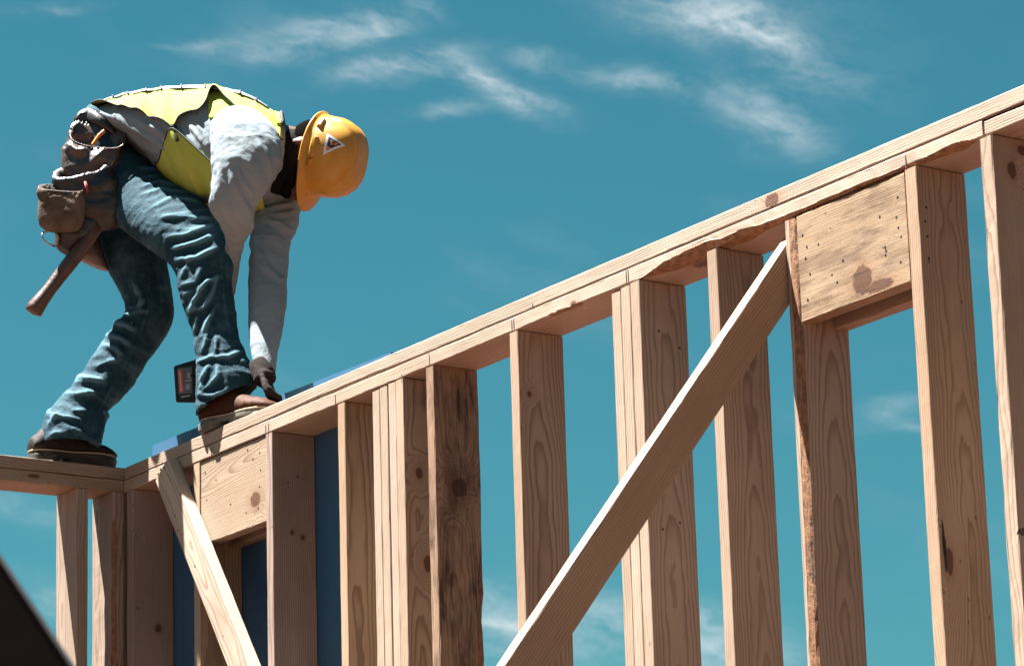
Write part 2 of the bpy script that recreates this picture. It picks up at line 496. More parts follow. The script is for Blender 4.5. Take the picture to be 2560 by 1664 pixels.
Z0, Z1 = -.3285, -ST - .001
h1 = lumber('header', wall, (.4815, .004, Z0), ALONG_X, .3905, T, Z1 - Z0, pith=(.055, .17), tilt=(.05, -.10), tint=(.90, .84, .76), seg=.03,
            knots=[(*local((.4815, .004, Z0), ALONG_X, on_y(636, 1247)), .03, .022, .030)], label='header board beside the worker with a round red knot')
nails(h1, [on_y(x, y, .004) for x, y in ((513, 1181), (540, 1199), (649, 1131), (651, 1174), (649, 1216), (632, 1147), (517, 1249), (576, 1259), (615, 1281), (646, 1269), (619, 1124))], (0, -1, 0))
lumber('header', wall, (.4815, .099, Z0 + .004), ALONG_X, .3905, T, Z1 - Z0 - .006, pith=(.05, .1), tint=(.8, .76, .72), seg=.1, label='inner header board behind the front one')
h2 = lumber('header', wall, (3.3052, .0035, Z0), ALONG_X, .3775, T, Z1 - Z0, pith=(.05, .30), tilt=(.02, -.03), tint=(.86, .76, .60), dirt=.55, rings=210, seg=.03,
            knots=[(*local((3.3052, .0035, Z0), ALONG_X, on_y(2152, 698)), .03, .034, .034), (*local((3.3052, .0035, Z0), ALONG_X, on_y(2196, 712)), .02, .014, .050)], label='weathered header board on the right with a large brown knot')
nails(h2, [on_y(x, y, .0035) for x, y in ((2006, 588), (2017, 617), (2046, 611), (2014, 646), (2025, 685), (2080, 687), (2093, 706), (2019, 749), (2199, 542), (2241, 543), (2246, 569),
                                           (2253, 592), (2213, 618), (2215, 627), (2214, 638), (2252, 655), (2244, 493), (2107, 651))], (0, -1, 0))
lumber('header', wall, (3.3052, .098, Z0 - .004), ALONG_X, .3775, T, Z1 - Z0, pith=(.05, .1), tint=(.85, .8, .74), seg=.1, label='inner header board behind the weathered one')
# nail heads on the wide faces of some studs
for st_x, pts in ((3.6885, ((2316, 519), (2313, 553), (2318, 591), (2322, 646))), (2.6617, ((1647, 827), (1699, 870), (1657, 1322), (1700, 1306))), (.8732, ((720, 1205), (744, 1190))),
                  (.0165, ((342, 1518), (340, 1340)))):
    target = min((o for o in wall.children if o.name.startswith('stud')), key=lambda o: abs(o.matrix_basis.translation.x - st_x))
    fx_ = target.matrix_basis.translation.x + T
    nails(target, [on_x(px, py, fx_) for px, py in pts], (1, 0, 0))

# remains of a grade stamp on the stud at the right edge
stamp_to = min((o for o in wall.children if o.name.startswith('stud')), key=lambda o: abs(o.matrix_basis.translation.x - 3.9335))
fc = bpy.data.curves.new('grade_stamp', 'FONT'); fc.body = 'AS'; fc.size = .021; fc.extrude = .0003; fc.offset = .0006
fo = bpy.data.objects.new('tmp', fc); COL.objects.link(fo)
fm = bpy.data.meshes.new_from_object(fo.evaluated_get(bpy.context.evaluated_depsgraph_get()))
bpy.data.objects.remove(fo)
fm.materials.clear()
gs = link('grade_stamp', fm, plain('stamp_ink', (.010, .011, .012), .7), stamp_to)
P_ = on_x(2541.5, 1335, 3.9335 + T)
gs.matrix_basis = stamp_to.matrix_basis.inverted() @ Matrix(((0, 0, 1, 3.9335 + T + .0009), (1, 0, 0, P_.y), (0, 1, 0, P_.z), (0, 0, 0, 1)))
# faint pencil layout marks on the plate face
PENCIL_M = plain('pencil_lead', (.12, .10, .09), .7)
for px, py, hh in ((528, 1128, .030), (534, 1126, .030), (664, 1075, .032), (671, 1072, .032), (838, 1000, .032), (1004, 945, .022), (1073, 900, .030), (1279, 812, .026), (1284, 810, .024), (1331, 764, .012), (1565, 690, .030), (1570, 688, .03), (2264, 405, .03)):
    c = on_y(px, py, -.0008)
    plm = link('pencil_mark', box_mesh('pencil_mark', c.x - .0007, c.x + .0007, -.0014, .001, c.z - hh / 2, c.z + hh / 2), PENCIL_M, wall)
# a black bark pocket on the edge of one stud
def pocket(px0, py0, px1, py1, wmax, X):
    a, b = on_x(px0, py0, X), on_x(px1, py1, X)
    L_, R_ = [], []
    for i in range(15):
        u = i / 14
        c = a + (b - a) * u
        hw = wmax * (math.sin(math.pi * u) ** .7) * (.75 + .5 * noise.noise(Vector((u * 6, 3, 1))))
        L_.append(Vector((X + .0008, c.y - hw * .8, c.z))); R_.append(Vector((X + .0008, c.y + hw * 1.1, c.z + .002)))
    vs = L_ + R_ + [v - Vector((.006, 0, 0)) for v in L_ + R_]
    n = 15
    fs = [(i, i + 1, n + i + 1, n + i) for i in range(n - 1)] + [(2 * n + i, i, n + i, 3 * n + i)[::-1] if False else (i, n + i, 3 * n + i, 2 * n + i) for i in (0, n - 1)]
    return mesh('bark_pocket', vs, fs)
tgt = min((o for o in wall.children if o.name.startswith('stud')), key=lambda o: abs(o.matrix_basis.translation.x - 3.6885))
bpk = link('bark_pocket', pocket(2354, 1298, 2366, 1433, .0062, 3.6885 + T), plain('black_bark', (.012, .010, .009), .9), tgt)
bpk.matrix_parent_inverse = tgt.matrix_basis.inverted()

# blue sheathing board nailed to the outside, standing a little above the plates
def sheath_material():
    m, t, b = new_mat("blue_sheathing")
    oc = t.n('ShaderNodeTexCoord').outputs['Object']
    n1 = t.noise(oc, 60.0, 4, 0.65); n2 = t.noise(oc, 6.0, 3, 0.6)
    c = t.mix(n1, (.012, .058, .125), (.028, .10, .185))
    c = t.mix(t.m('MULTIPLY', n2, .4), c, (.040, .115, .20))
    t.put(b.inputs['Base Color'], c); b.inputs['Roughness'].default_value = 0.55
    return m
SHM = sheath_material()
sv = [(-.0866, .1405, .1013), (.44, .1405, .0945), (.44, .1405, ZB - .03), (-.0866, .1405, ZB - .03)]
def panel(name, x0, x1, zt0, zt1, parent):
    y0, y1, zb = .1412, .1532, ZB - .03
    v = [(x0, y0, zt0), (x1, y0, zt1), (x1, y0, zb), (x0, y0, zb), (x0, y1, zt0), (x1, y1, zt1), (x1, y1, zb), (x0, y1, zb)]
    f = [(0, 1, 2, 3), (7, 6, 5, 4), (0, 4, 5, 1), (1, 5, 6, 2), (2, 6, 7, 3), (3, 7, 4, 0)]
    me = mesh(name, v, f); bm = bmesh.new(); bm.from_mesh(me); bmesh.ops.recalc_face_normals(bm, faces=bm.faces); bm.to_mesh(me); bm.free()
    return link(name, me, SHM, parent)
panel('sheathing_panel', -.0866, .1085, .1013, .1003, wall)
panel('sheathing_panel', .1105, 1.3295, .1003, .0745, wall)

# ------------------------------------------------------------------ the side wall running towards the left
side = empty('timber_frame', label='short shaded stud wall at the far left that meets the long wall at the corner', cat='wall frame')
ALONG_Y = ((-1, 0, 0), (0, 0, 1), (0, 1, 0))        # local z along +Y, x towards -X, y up
lumber('cap_plate', side, (0, -2.6, -T + .001), ALONG_Y, 2.738, D, T - .001, pith=(.05, .09), tilt=(.004, .01), tint=(.92, .86, .82), dirt=.35)
lumber('top_plate', side, (0, -2.6, -2 * T), ALONG_Y, 2.597, D, T - .0015, pith=(-.03, .05), tilt=(.003, -.008), tint=(.94, .88, .82), dirt=.2,
       knots=[(0, .022, 2.6 - .305, .02, .006, .02)])
lumber('bottom_plate', side, (0, -2.6, ZB - T), ALONG_Y, 2.597, D, T - .001, seg=.2)
def side_stud(Y, tint, **kw):
    return lumber('stud', side, (-D, Y, ZB), SIDE_V, HL, T, D, tint=tint, **kw)
wn2 = wane([(0, .012), (1.4, .013), (1.9, .010), (2.1, .013), (2.4, .008), (2.52, .012), (2.60, .004)], 1.2, 0, .0045)
side_stud(-.1222, (.93, .90, .90), pith=(-.02, .06), tilt=(.006, .006))
side_stud(-.0005, (.95, .91, .90), pith=(-.02, .06), tilt=(.004, .01), dirt=.15, chamf=[None, None, wn2, None])
for k in range(5): side_stud(-.53 - .406 * k, (1, .95, .9), pith=(-.02, .06), tilt=(.01, .004))

# ------------------------------------------------------------------ temporary braces
def rot_axes(xa, za):
    za = Vector(za).normalized(); xa = Vector(xa); xa = (xa - za * xa.dot(za)).normalized()
    ya = za.cross(xa)
    return (tuple(xa), tuple(ya), tuple(za))

# flat on the face of the main wall, from the top plate near the corner down to the right
d1 = (Vector((.713, 0, -.7201)) - Vector((.2769, 0, -.1002))).normalized()
n1 = Vector((d1.z, 0, -d1.x)) * -1                   # across the board, up to the right
p1 = Vector((.2769, -.0012, -.1002))
ax = (tuple(n1), tuple(d1.cross(n1)), tuple(d1))
br = lumber('diagonal_brace', None, p1, ax, 3.2, .0945, T, pith=(.05, -.05), tilt=(.012, .006), tint=(1.16, 1.17, 1.18), seg=.04,
            label='sunlit pale brace nailed flat across the wall below the worker', cat='brace')

br['group'] = 'temporary diagonal braces'
nails(br, [on_y(x, y, -.0396) for x, y in ((405, 1158), (411, 1168), (401, 1173), (395, 1184), (438, 1288), (444, 1325), (487, 1414), (452, 1236))], (0, -1, 0))
# standing out from the wall: from the stud beside the weathered header down to the floor
d2 = Vector((0, -.788, -.999)).normalized()
w2 = Vector((0, .785, -.619)); w2 = (w2 - d2 * w2.dot(d2)).normalized()
def brace_out():
    p = Vector((3.2275, -.0113, -.1524)) - d2 * .07
    axs = ((1, 0, 0), tuple(d2.cross(Vector((1, 0, 0)))), tuple(d2))
    # local y = d2 x X ; make sure it points to the underside
    return p, axs
p2, ax2 = brace_out()
flip = Vector(ax2[1]).dot(w2) < 0
if flip:
    p2 = p2 - Vector(ax2[1]) * .089
b2 = lumber('diagonal_brace', None, p2, ax2, 3.4, T - .001, .089, pith=(.0, -.22), rings=150, tilt=(.003, .004), tint=(.95, .80, .68), seg=.04,
            label='long brown brace leaning out from the wall in front of the studs on the right', cat='brace')
b2['group'] = 'temporary diagonal braces'

# ------------------------------------------------------------------ the worker
FWH = Vector((R_F.x, R_F.y, 0)).normalized()        # level direction from the camera towards the corner

def at(px, py, w):
    """point seen at a pixel of the photograph, w metres nearer than the wall corner"""
    d = ray(px, py)
    return CAM_POS + d * ((-w - CAM_POS.dot(FWH)) / d.dot(FWH))

def to_px(P):
    q = Vector(P) - CAM_POS
    z = q.dot(R_F)
    return 1280 + FPX * q.dot(R_R) / z, 832 - FPX * q.dot(R_U) / z

class Soup:
    def __init__(self): self.v, self.f = [], []
    def rings(self, rings, cap0=0.0, cap1=0.0):
        """closed tube through rings of points; caps pushed out (+) or in (-) along the end direction"""
        n = len(rings[0]); b = len(self.v)
        for r in rings: self.v += [Vector(p) for p in r]
        for i in range(len(rings) - 1):
            for k in range(n):
                k2 = (k + 1) % n
                self.f.append((b + i * n + k, b + i * n + k2, b + (i + 1) * n + k2, b + (i + 1) * n + k))
        for end, other, push in ((0, 1, cap0), (-1, -2, cap1)):
            c = sum((Vector(p) for p in rings[end]), Vector()) / n
            o = sum((Vector(p) for p in rings[other]), Vector()) / n
            d = (c - o).normalized()
            self.v.append(c + d * push); ci = len(self.v) - 1
            base = b if end == 0 else b + (len(rings) - 1) * n
            for k in range(n):
                k2 = (k + 1) % n
                self.f.append((ci, base + k2, base + k) if end == 0 else (ci, base + k, base + k2))
        return self
    def ball(self, c, r, n=10):
        c = Vector(c); rs = Vector(r) if hasattr(r, '__len__') else Vector((r, r, r))
        rings = []
        for i in range(1, n):
            a = math.pi * i / n
            rings.append([c + Vector((rs.x * math.sin(a) * math.cos(2 * math.pi * k / (2 * n)), rs.y * math.sin(a) * math.sin(2 * math.pi * k / (2 * n)), rs.z * math.cos(a))) for k in range(2 * n)])
        return self.rings(rings, rs.z * (1 - math.cos(math.pi / n)), rs.z * (1 - math.cos(math.pi / n)))
    def tube(self, pts, radii, n=12, cap=0.4):
        pts = [Vector(p) for p in pts]
        rings = []
        up = None
        for i, p in enumerate(pts):
            d = (pts[min(i + 1, len(pts) - 1)] - pts[max(i - 1, 0)]).normalized()
            if up is None:
                up = d.orthogonal().normalized()
            else:
                up = (up - d * up.dot(d)).normalized()
            s = d.cross(up)
            r = radii[i] if hasattr(radii, '__len__') else radii
            ra, rb = r if hasattr(r, '__len__') else (r, r)
            rings.append([p + up * (ra * math.cos(2 * math.pi * k / n)) + s * (rb * math.sin(2 * math.pi * k / n)) for k in range(n)])
        r0 = radii[0] if hasattr(radii, '__len__') else radii
        r1 = radii[-1] if hasattr(radii, '__len__') else radii
        r0 = r0[0] if hasattr(r0, '__len__') else r0; r1 = r1[0] if hasattr(r1, '__len__') else r1
        return self.rings(rings, r0 * cap, r1 * cap)
    def mesh(self, name, smooth=True):
        me = mesh(name, self.v, self.f)
        bm = bmesh.new(); bm.from_mesh(me)
        bmesh.ops.recalc_face_normals(bm, faces=bm.faces); bm.to_mesh(me); bm.free()
        if smooth:
            for p in me.polygons: p.use_smooth = True
        return me

def spline(keys, n):
    """Catmull-Rom through equal length tuples"""
    out = []
    m = len(keys) - 1
    for i in range(n + 1):
        t = i / n * m; k = min(int(t), m - 1); u = t - k
        p0, p1, p2, p3 = keys[max(k - 1, 0)], keys[k], keys[k + 1], keys[min(k + 2, m)]
        out.append(tuple(.5 * ((2 * b) + (-a + c) * u + (2 * a - 5 * b + 4 * c - d) * u * u + (-a + 3 * b - 3 * c + d) * u ** 3)
                         for a, b, c, d in zip(p0, p1, p2, p3)))
    return out

def limb_rings(st, per=5, n=28, sq=1.0, tilt=0.0, pear=0.0):
    """stations (px,py of one outline, px,py of the other, w, depth radius) -> rings of points"""
    rings = []
    for (x0, y0, x1, y1, w, dr) in spline(st, per * (len(st) - 1)):
        a, b = at(x0, y0, w), at(x1, y1, w)
        c = (a + b) / 2; e = (b - a) / 2
        ring = []
        for k in range(n):
            t = 2 * math.pi * k / n
            ct, st_ = math.cos(t), math.sin(t)
            if sq != 1.0:
                ct = math.copysign(abs(ct) ** sq, ct); st_ = math.copysign(abs(st_) ** sq, st_)
            st_ = st_ * (1 - pear * ct)
            ring.append(c - e * ct - FWH * (dr * st_) - R_U * (tilt * dr * st_))
        rings.append(ring)
    return rings

def blend(name, soup, voxel=.006, smooth=5):
    """one continuous skin over overlapping closed volumes"""
    me = soup.mesh(name + '_raw', False)
    o = bpy.data.objects.new('tmp', me); COL.objects.link(o)
    r = o.modifiers.new('r', 'REMESH'); r.mode = 'VOXEL'; r.voxel_size = voxel
    s = o.modifiers.new('s', 'SMOOTH'); s.factor = .5; s.iterations = smooth
    dg = bpy.context.evaluated_depsgraph_get()
    out = bpy.data.meshes.new_from_object(o.evaluated_get(dg))
    bpy.data.objects.remove(o)
    bpy.data.meshes.remove(me)
    out.name = name
    for p in out.polygons: p.use_smooth = True
    return out

def seg_dist(p, a, b):
    ax, ay = a; bx, by = b
    dx, dy = bx - ax, by - ay
    t = max(0, min(1, ((p[0] - ax) * dx + (p[1] - ay) * dy) / (dx * dx + dy * dy + 1e-9)))
    return math.hypot(p[0] - ax - dx * t, p[1] - ay - dy * t), t

def wrinkle(me, bones, creases=(), seed=0.0):
    """cloth folds: ridged noise stretched round each limb, plus single folds drawn where the photograph shows them.
    The height of the fold is kept on the mesh so that worn crests can be paler."""
    bn = [(Vector(a), Vector(b), *rest) for a, b, *rest in bones]
    cr = []
    for pts, wd, amp in creases:
        xs = [p[0] for p in pts]; ys = [p[1] for p in pts]
        wd, amp = wd * 1.05, amp * .85
        cr.append((pts, wd, amp, min(xs) - 3 * wd, max(xs) + 3 * wd, min(ys) - 3 * wd, max(ys) + 3 * wd))
    ridge = []
    nor = [v.normal.copy() for v in me.vertices]
    for v, nn in zip(me.vertices, nor):
        p = v.co
        tot = 0.0; wsum = 0.0
        for a, b, amp0, amp1, fa, fr in bn:
            ab = b - a
            t = max(0.0, min(1.0, (p - a).dot(ab) / ab.length_squared))
            c = a + ab * t
            off = p - c
            wgt = 1.0 / (off.length_squared + 4e-4) ** 2
            L = ab.length
            amp = amp0 + (amp1 - amp0) * t
            q = Vector((t * L * fa + seed, off.dot(FWH) * fr, (off.z + off.dot(R_R)) * fr * .7))
            q += noise.noise_vector(q * .35 + Vector((7, 3, seed))) * .7
            h = 1.0 - 2.2 * abs(noise.noise(q)) ** .8
            h2 = 1.0 - 2.2 * abs(noise.noise(q * 2.1 + Vector((11, 0, 5))))
            h3 = noise.noise(q * 5.3 + Vector((2, 9, 4)))
            tot += wgt * amp * (h + .45 * h2 + .25 * h3); wsum += wgt
        dsp = tot / wsum
        if cr and nn.dot(FWH) < 0.25:
            x, y = to_px(p)
            for pts, wd, amp, x0, x1, y0, y1 in cr:
                if x0 < x < x1 and y0 < y < y1:
                    m = len(pts) - 1
                    best, bt = 1e9, 0
                    for i in range(m):
                        d_, t_ = seg_dist((x, y), pts[i], pts[i + 1])
                        if d_ < best: best, bt = d_, (i + t_) / m
                    taper = min(1.0, 4 * min(bt, 1 - bt) + .25)
                    e = best / wd
                    dsp += amp * taper * (math.exp(-1.25 * e ** 1.25) - .45 * math.exp(-((e - 1.9) ** 2) * 1.2))
        v.co = p + nn * dsp
        ridge.append(max(-1.0, min(1.0, dsp / .008)))
    me.update()
    at_ = me.attributes.new('ridge', 'FLOAT', 'POINT')
    at_.data.foreach_set('value', ridge)

# ---- materials of the worker
def denim():
    m, t, b = new_mat('worn_denim')
    oc = t.n('ShaderNodeTexCoord').outputs['Object']
    rg = t.attr('ridge', 'GEOMETRY').outputs['Fac']
    n1 = t.noise(oc, 9, 4, .6); n2 = t.noise(oc, 70, 4, .7); n3 = t.noise(oc, 420, 2, .6)
    wear = t.m('ADD', t.m('MULTIPLY', t.ss(rg, .0, .75), .95), t.m('MULTIPLY', t.ss(n1, .42, .75), .38))
    wear = t.m('ADD', wear, t.m('MULTIPLY', t.m('SUBTRACT', n2, .5), .7), clamp=True)
    c = t.mix(wear, DENIM_D, DENIM_L)
    c = t.mix(t.m('MULTIPLY', n3, .5), c, t.mix(1.0, c, (.55, .6, .65), 'MULTIPLY'))
    t.put(b.inputs['Base Color'], c); b.inputs['Roughness'].default_value = .85
    b.inputs['Specular IOR Level'].default_value = .2
    bp = t.n('ShaderNodeBump'); bp.inputs['Strength'].default_value = .6; bp.inputs['Distance'].default_value = .002
    cr_ = t.m('ABSOLUTE', t.m('SUBTRACT', t.noise(t.v('ADD', oc, t.v('SCALE', t.noise(oc, 14, 2, .5, color=True), None, .05)), 34, 3, .55), .5))
    t.put(bp.inputs['Height'], t.m('ADD', t.m('MULTIPLY', cr_, -4.5), t.m('ADD', t.m('MULTIPLY', n3, .6), t.m('MULTIPLY', n2, 1.2)))); t.put(b.inputs['Normal'], bp.outputs[0])
    return m

def cloth(name, ca, cb, scale=60, bump=.4, rough=.9, crumple=0.0):
    m, t, b = new_mat(name)
    oc = t.n('ShaderNodeTexCoord').outputs['Object']
    n1 = t.noise(oc, 7, 4, .6); n2 = t.noise(oc, scale, 4, .7); n3 = t.noise(oc, 600, 2, .6)
    c = t.mix(t.m('ADD', t.m('MULTIPLY', n1, .6), t.m('MULTIPLY', n2, .5)), ca, cb)
    t.put(b.inputs['Base Color'], c); b.inputs['Roughness'].default_value = rough
    b.inputs['Specular IOR Level'].default_value = .2
    bp = t.n('ShaderNodeBump'); bp.inputs['Strength'].default_value = bump; bp.inputs['Distance'].default_value = .002
    cr_ = t.m('ABSOLUTE', t.m('SUBTRACT', t.noise(t.v('ADD', oc, t.v('SCALE', t.noise(oc, 9, 2, .5, color=True), None, .08)), 20, 3, .5), .5))
    t.put(bp.inputs['Height'], t.m('ADD', t.m('MULTIPLY', cr_, -crumple), t.m('ADD', n2, t.m('MULTIPLY', n3, .4)))); t.put(b.inputs['Normal'], bp.outputs[0])
    return m

def leather(name, ca, cb, rough=.42, spec=.5):
    m, t, b = new_mat(name)
    oc = t.n('ShaderNodeTexCoord').outputs['Object']
    n1 = t.noise(oc, 13, 5, .65); n2 = t.noise(oc, 150, 3, .7)
    c = t.mix(t.ss(n1, .3, .7), ca, cb)
    t.put(b.inputs['Base Color'], c)
    t.put(b.inputs['Roughness'], t.m('ADD', rough, t.m('MULTIPLY', t.m('SUBTRACT', n1, .5), .35)))
    b.inputs['Specular IOR Level'].default_value = spec
    bp = t.n('ShaderNodeBump'); bp.inputs['Strength'].default_value = .5; bp.inputs['Distance'].default_value = .002
    t.put(bp.inputs['Height'], t.m('ADD', n2, t.m('MULTIPLY', n1, 2.0))); t.put(b.inputs['Normal'], bp.outputs[0])
    return m

DENIM = denim()
SHIRT = cloth('grey_jersey', SHIRT_A, SHIRT_B, 90, .5, crumple=5.0)
VEST = cloth('yellow_mesh', VEST_A, VEST_B, 40, .35)
TAPE = plain('reflective_tape', (.30, .32, .33), .35)
BLACKTRIM = plain('black_binding', (.012, .012, .013), .8)
CLOTHBLACK = plain('black_cloth', (.004, .004, .0042), .9, 0, .1)
SKIN = leather('brown_skin', (.055, .026, .016), (.085, .042, .026), .5, .4)
HAIR = leather('dark_hair', (.004, .0032, .003), (.008, .006, .005), 1.0, .0)
LEATHER = leather('oiled_leather', (.017, .009, .007), (.066, .034, .024), .36, .6)
SUEDE = leather('suede', (.050, .034, .025), (.12, .082, .058), .85, .15)
DARKLEATHER = leather('dark_leather', (.008, .0065, .006), (.024, .017, .014))
BOOTM = leather('boot_leather', (.030, .010, .004), (.062, .022, .008), .7, .15)
SOLE = cloth('boot_sole', (.085, .080, .070), (.15, .142, .125), 60, .3)
TREAD = plain('black_rubber', (.015, .014, .013), .8)
GLOVE = cloth('work_glove', (.012, .008, .007), (.024, .015, .012), 120, .3)
STEEL = plain('steel', (.35, .35, .36), .35, 1.0)

person = empty('person', (0.25, 0.0, 0.0), label='worker in a yellow hard hat and vest bending down over the wall plates', cat='person')

def wear(name, me, mat, parent=person, **kw):
    o = link(name, me, mat, parent, **kw)
    o.matrix_parent_inverse = Matrix.Translation(-person.location)
    if parent is not person: o.matrix_parent_inverse = Matrix.Identity(4)
    return o

# outlines of the limbs (pixels of the photograph), distance nearer than the corner, half depth in metres
PEAR = .34
R_LEG = [(215, 325, 300, 345, 0.1, 0.1), (195, 420, 345, 388, 0.11, 0.105), (215, 500, 402, 430, 0.14, 0.1), (290, 560, 465, 475, 0.22, 0.092), (350, 606, 520, 515, 0.29, 0.085), (418, 655, 573, 590, 0.34, 0.075), (441, 690, 583, 662, 0.365, 0.07), (443, 715, 579, 705, 0.375, 0.066), (465, 790, 590, 780, 0.385, 0.062), (482, 832, 597, 838, 0.395, 0.062), (486, 872, 604, 858, 0.405, 0.064), (492, 900, 624, 905, 0.415, 0.072), (488, 965, 641, 945, 0.428, 0.082), (490, 1038, 644, 964, 0.435, 0.08)]
L_LEG = [(190, 400, 330, 420, 0.0, 0.1), (205, 500, 370, 500, 0.0, 0.1), (232, 590, 400, 570, 0.0, 0.095), (272, 680, 420, 670, 0.01, 0.085), (303, 735, 431, 735, 0.02, 0.075), (313, 780, 434, 790, 0.03, 0.07), (285, 812, 416, 835, 0.03, 0.066), (240, 880, 372, 897, 0.035, 0.064), (197, 942, 322, 975, 0.045, 0.066), (140, 1010, 272, 1020, 0.055, 0.072), (110, 1048, 266, 1045, 0.065, 0.078), (104, 1095, 255, 1085, 0.075, 0.085), (103, 1112, 250, 1113, 0.078, 0.082)]
PELVIS = [(222, 272, 322, 358, 0.06, 0.135), (184, 340, 346, 398, 0.06, 0.14), (190, 430, 372, 440, 0.06, 0.135), (230, 520, 385, 505, 0.08, 0.11), (300, 565, 380, 545, 0.1, 0.08)]
TORSO = [(226, 284, 316, 362, 0.07, 0.14), (285, 258, 366, 402, 0.1, 0.15), (350, 242, 416, 448, 0.15, 0.155), (430, 231, 480, 492, 0.2, 0.165), (520, 229, 565, 515, 0.26, 0.175), (600, 243, 650, 505, 0.3, 0.175), (660, 272, 705, 475, 0.32, 0.15), (708, 303, 728, 425, 0.33, 0.09)]
R_ARM = [(560, 280, 650, 287, 0.39, 0.07), (528, 310, 694, 330, 0.48, 0.085), (527, 390, 703, 392, 0.535, 0.082), (531, 450, 676, 455, 0.55, 0.075), (523, 515, 639, 515, 0.54, 0.066), (548, 560, 632, 565, 0.51, 0.055), (566, 600, 613, 602, 0.44, 0.047), (560, 640, 601, 645, 0.36, 0.042), (553, 700, 591, 705, 0.3, 0.04), (545, 760, 580, 765, 0.28, 0.037), (528, 842, 562, 848, 0.265, 0.033)]
L_ARM = [(650, 430, 738, 440, 0.2, 0.075), (640, 508, 752, 508, 0.2, 0.072), (630, 560, 744, 563, 0.23, 0.068), (624, 612, 725, 612, 0.27, 0.06), (622, 680, 718, 690, 0.32, 0.052), (622, 750, 716, 755, 0.37, 0.047), (622, 820, 706, 825, 0.41, 0.042), (627, 880, 694, 885, 0.45, 0.036), (637, 926, 687, 942, 0.48, 0.028)]
HEAD = [(882, 378, 880, 428, 0.345, 0.04), (855, 342, 852, 446, 0.345, 0.058), (815, 326, 812, 458, 0.345, 0.066), (768, 330, 765, 472, 0.345, 0.066), (738, 335, 732, 482, 0.345, 0.06), (714, 350, 708, 482, 0.345, 0.05), (700, 375, 692, 464, 0.345, 0.035)]
NECK = [(775, 325, 755, 455, 0.34, 0.062), (735, 318, 705, 440, 0.34, 0.062), (690, 308, 660, 430, 0.34, 0.075), (640, 300, 620, 420, 0.33, 0.09)]

def shrink(st, k=.86):
    out = []
    for x0, y0, x1, y1, w, dr in st:
        cx, cy = (x0 + x1) / 2, (y0 + y1) / 2
        out.append((cx + (x0 - cx) * k, cy + (y0 - cy) * k, cx + (x1 - cx) * k, cy + (y1 - cy) * k, w, dr * k))
    return out

# the body itself: one skin from the soles to the crown, mostly covered
body = Soup()
for st, k in ((R_LEG[:-2], .80), (L_LEG[:-2], .80), (PELVIS, .88), (TORSO, .86), (R_ARM, .78), (L_ARM, .78), (HEAD, 1.0), (NECK, 1.0)):
    body.rings(limb_rings(shrink(st, k), 4, 20), .01, .01)
body.tube([at(762, 470, .345), at(756, 486, .345), at(746, 484, .345)], [.016, .014, .012], 10)               # nose
body.tube([at(735, 490, .345), at(728, 496, .345)], [(.020, .012), (.016, .009)], 10)                     # lips
for sgn in (1, -1):                                                                                     # ears
    c = at(757, 372, .34) - FWH * (.078 * sgn)
    body.tube([c + R_R * .022, c, c - R_R * .026 - R_U * .004], [(.010, .016), (.012, .020), (.008, .010)], 10)
HANDS = {}
def hand(wrist, knuck, across, curl, palm_n, thumb_side):
    """palm and five fingers; across points from index to little finger, palm_n out of the palm"""
    wrist, knuck, across, palm_n = Vector(wrist), Vector(knuck), Vector(across).normalized(), Vector(palm_n).normalized()
    ax = (knuck - wrist).normalized()
    s = Soup()
    rings = []
    for u, wd, th in ((-.2, .027, .022), (.1, .030, .022), (.45, .040, .020), (.8, .043, .018), (1.0, .042, .015)):
        c = wrist + (knuck - wrist) * u
        rings.append([c + across * (wd * math.cos(2 * math.pi * k / 16)) + palm_n * (th * math.sin(2 * math.pi * k / 16)) for k in range(16)])
    s.rings(rings, .004, .006)
    for i, (off, ln, r) in enumerate(((-.031, .074, .0105), (-.010, .082, .011), (.011, .077, .0105), (.031, .060, .0095))):
        p = knuck + across * off - ax * .012
        pts = [p]; d = ax.copy()
        for j, fr in enumerate((.45, .32, .23)):
            d = (d * math.cos(curl[j]) + palm_n * math.sin(curl[j])).normalized() if j == 0 else \
                (Matrix.Rotation(curl[j], 3, across) @ d if (Matrix.Rotation(curl[j], 3, across) @ d).dot(palm_n) > (Matrix.Rotation(-curl[j], 3, across) @ d).dot(palm_n) or d.dot(palm_n) > .9 else Matrix.Rotation(-curl[j], 3, across) @ d)
            pts.append(pts[-1] + d * (ln * fr))
        s.tube(pts, [r * 1.05, r, r * .95, r * .8], 10, .8)
    b = wrist + ax * .025 + across * (-.026 * thumb_side)
    t1 = b + (ax * .55 - across * .75 * thumb_side + palm_n * .35).normalized() * .038
    t2 = t1 + (ax * .85 - across * .2 * thumb_side + palm_n * .45).normalized() * .030
    t3 = t2 + (ax * .9 + palm_n * .4).normalized() * .024
    s.tube([b, t1, t2, t3], [.015, .0125, .0115, .0095], 10, .8)
    return s
# left hand rests on the top plate behind the boot, right hand closes round the drill grip behind the shin
lw, lk = at(660, 938, .48), at(672, 985, .51)
lhand = hand(lw, lk, -FWH, (.9, .35, .3), (R_R * .2 + FWH * .3).normalized(), 1)
rw, rk = at(538, 880, .285), at(522, 945, .275)
rhand = hand(rw, rk, (FWH * .9 + R_U * .3), (1.0, 1.1, .8), -R_R, 1)
for h_ in (lhand, rhand):
    b0 = len(body.v); sc_ = .9
    body.v += h_.v; body.f += [tuple(i + b0 for i in f) for f in h_.f]
wear('body', blend('body', body, .006, 3), SKIN)

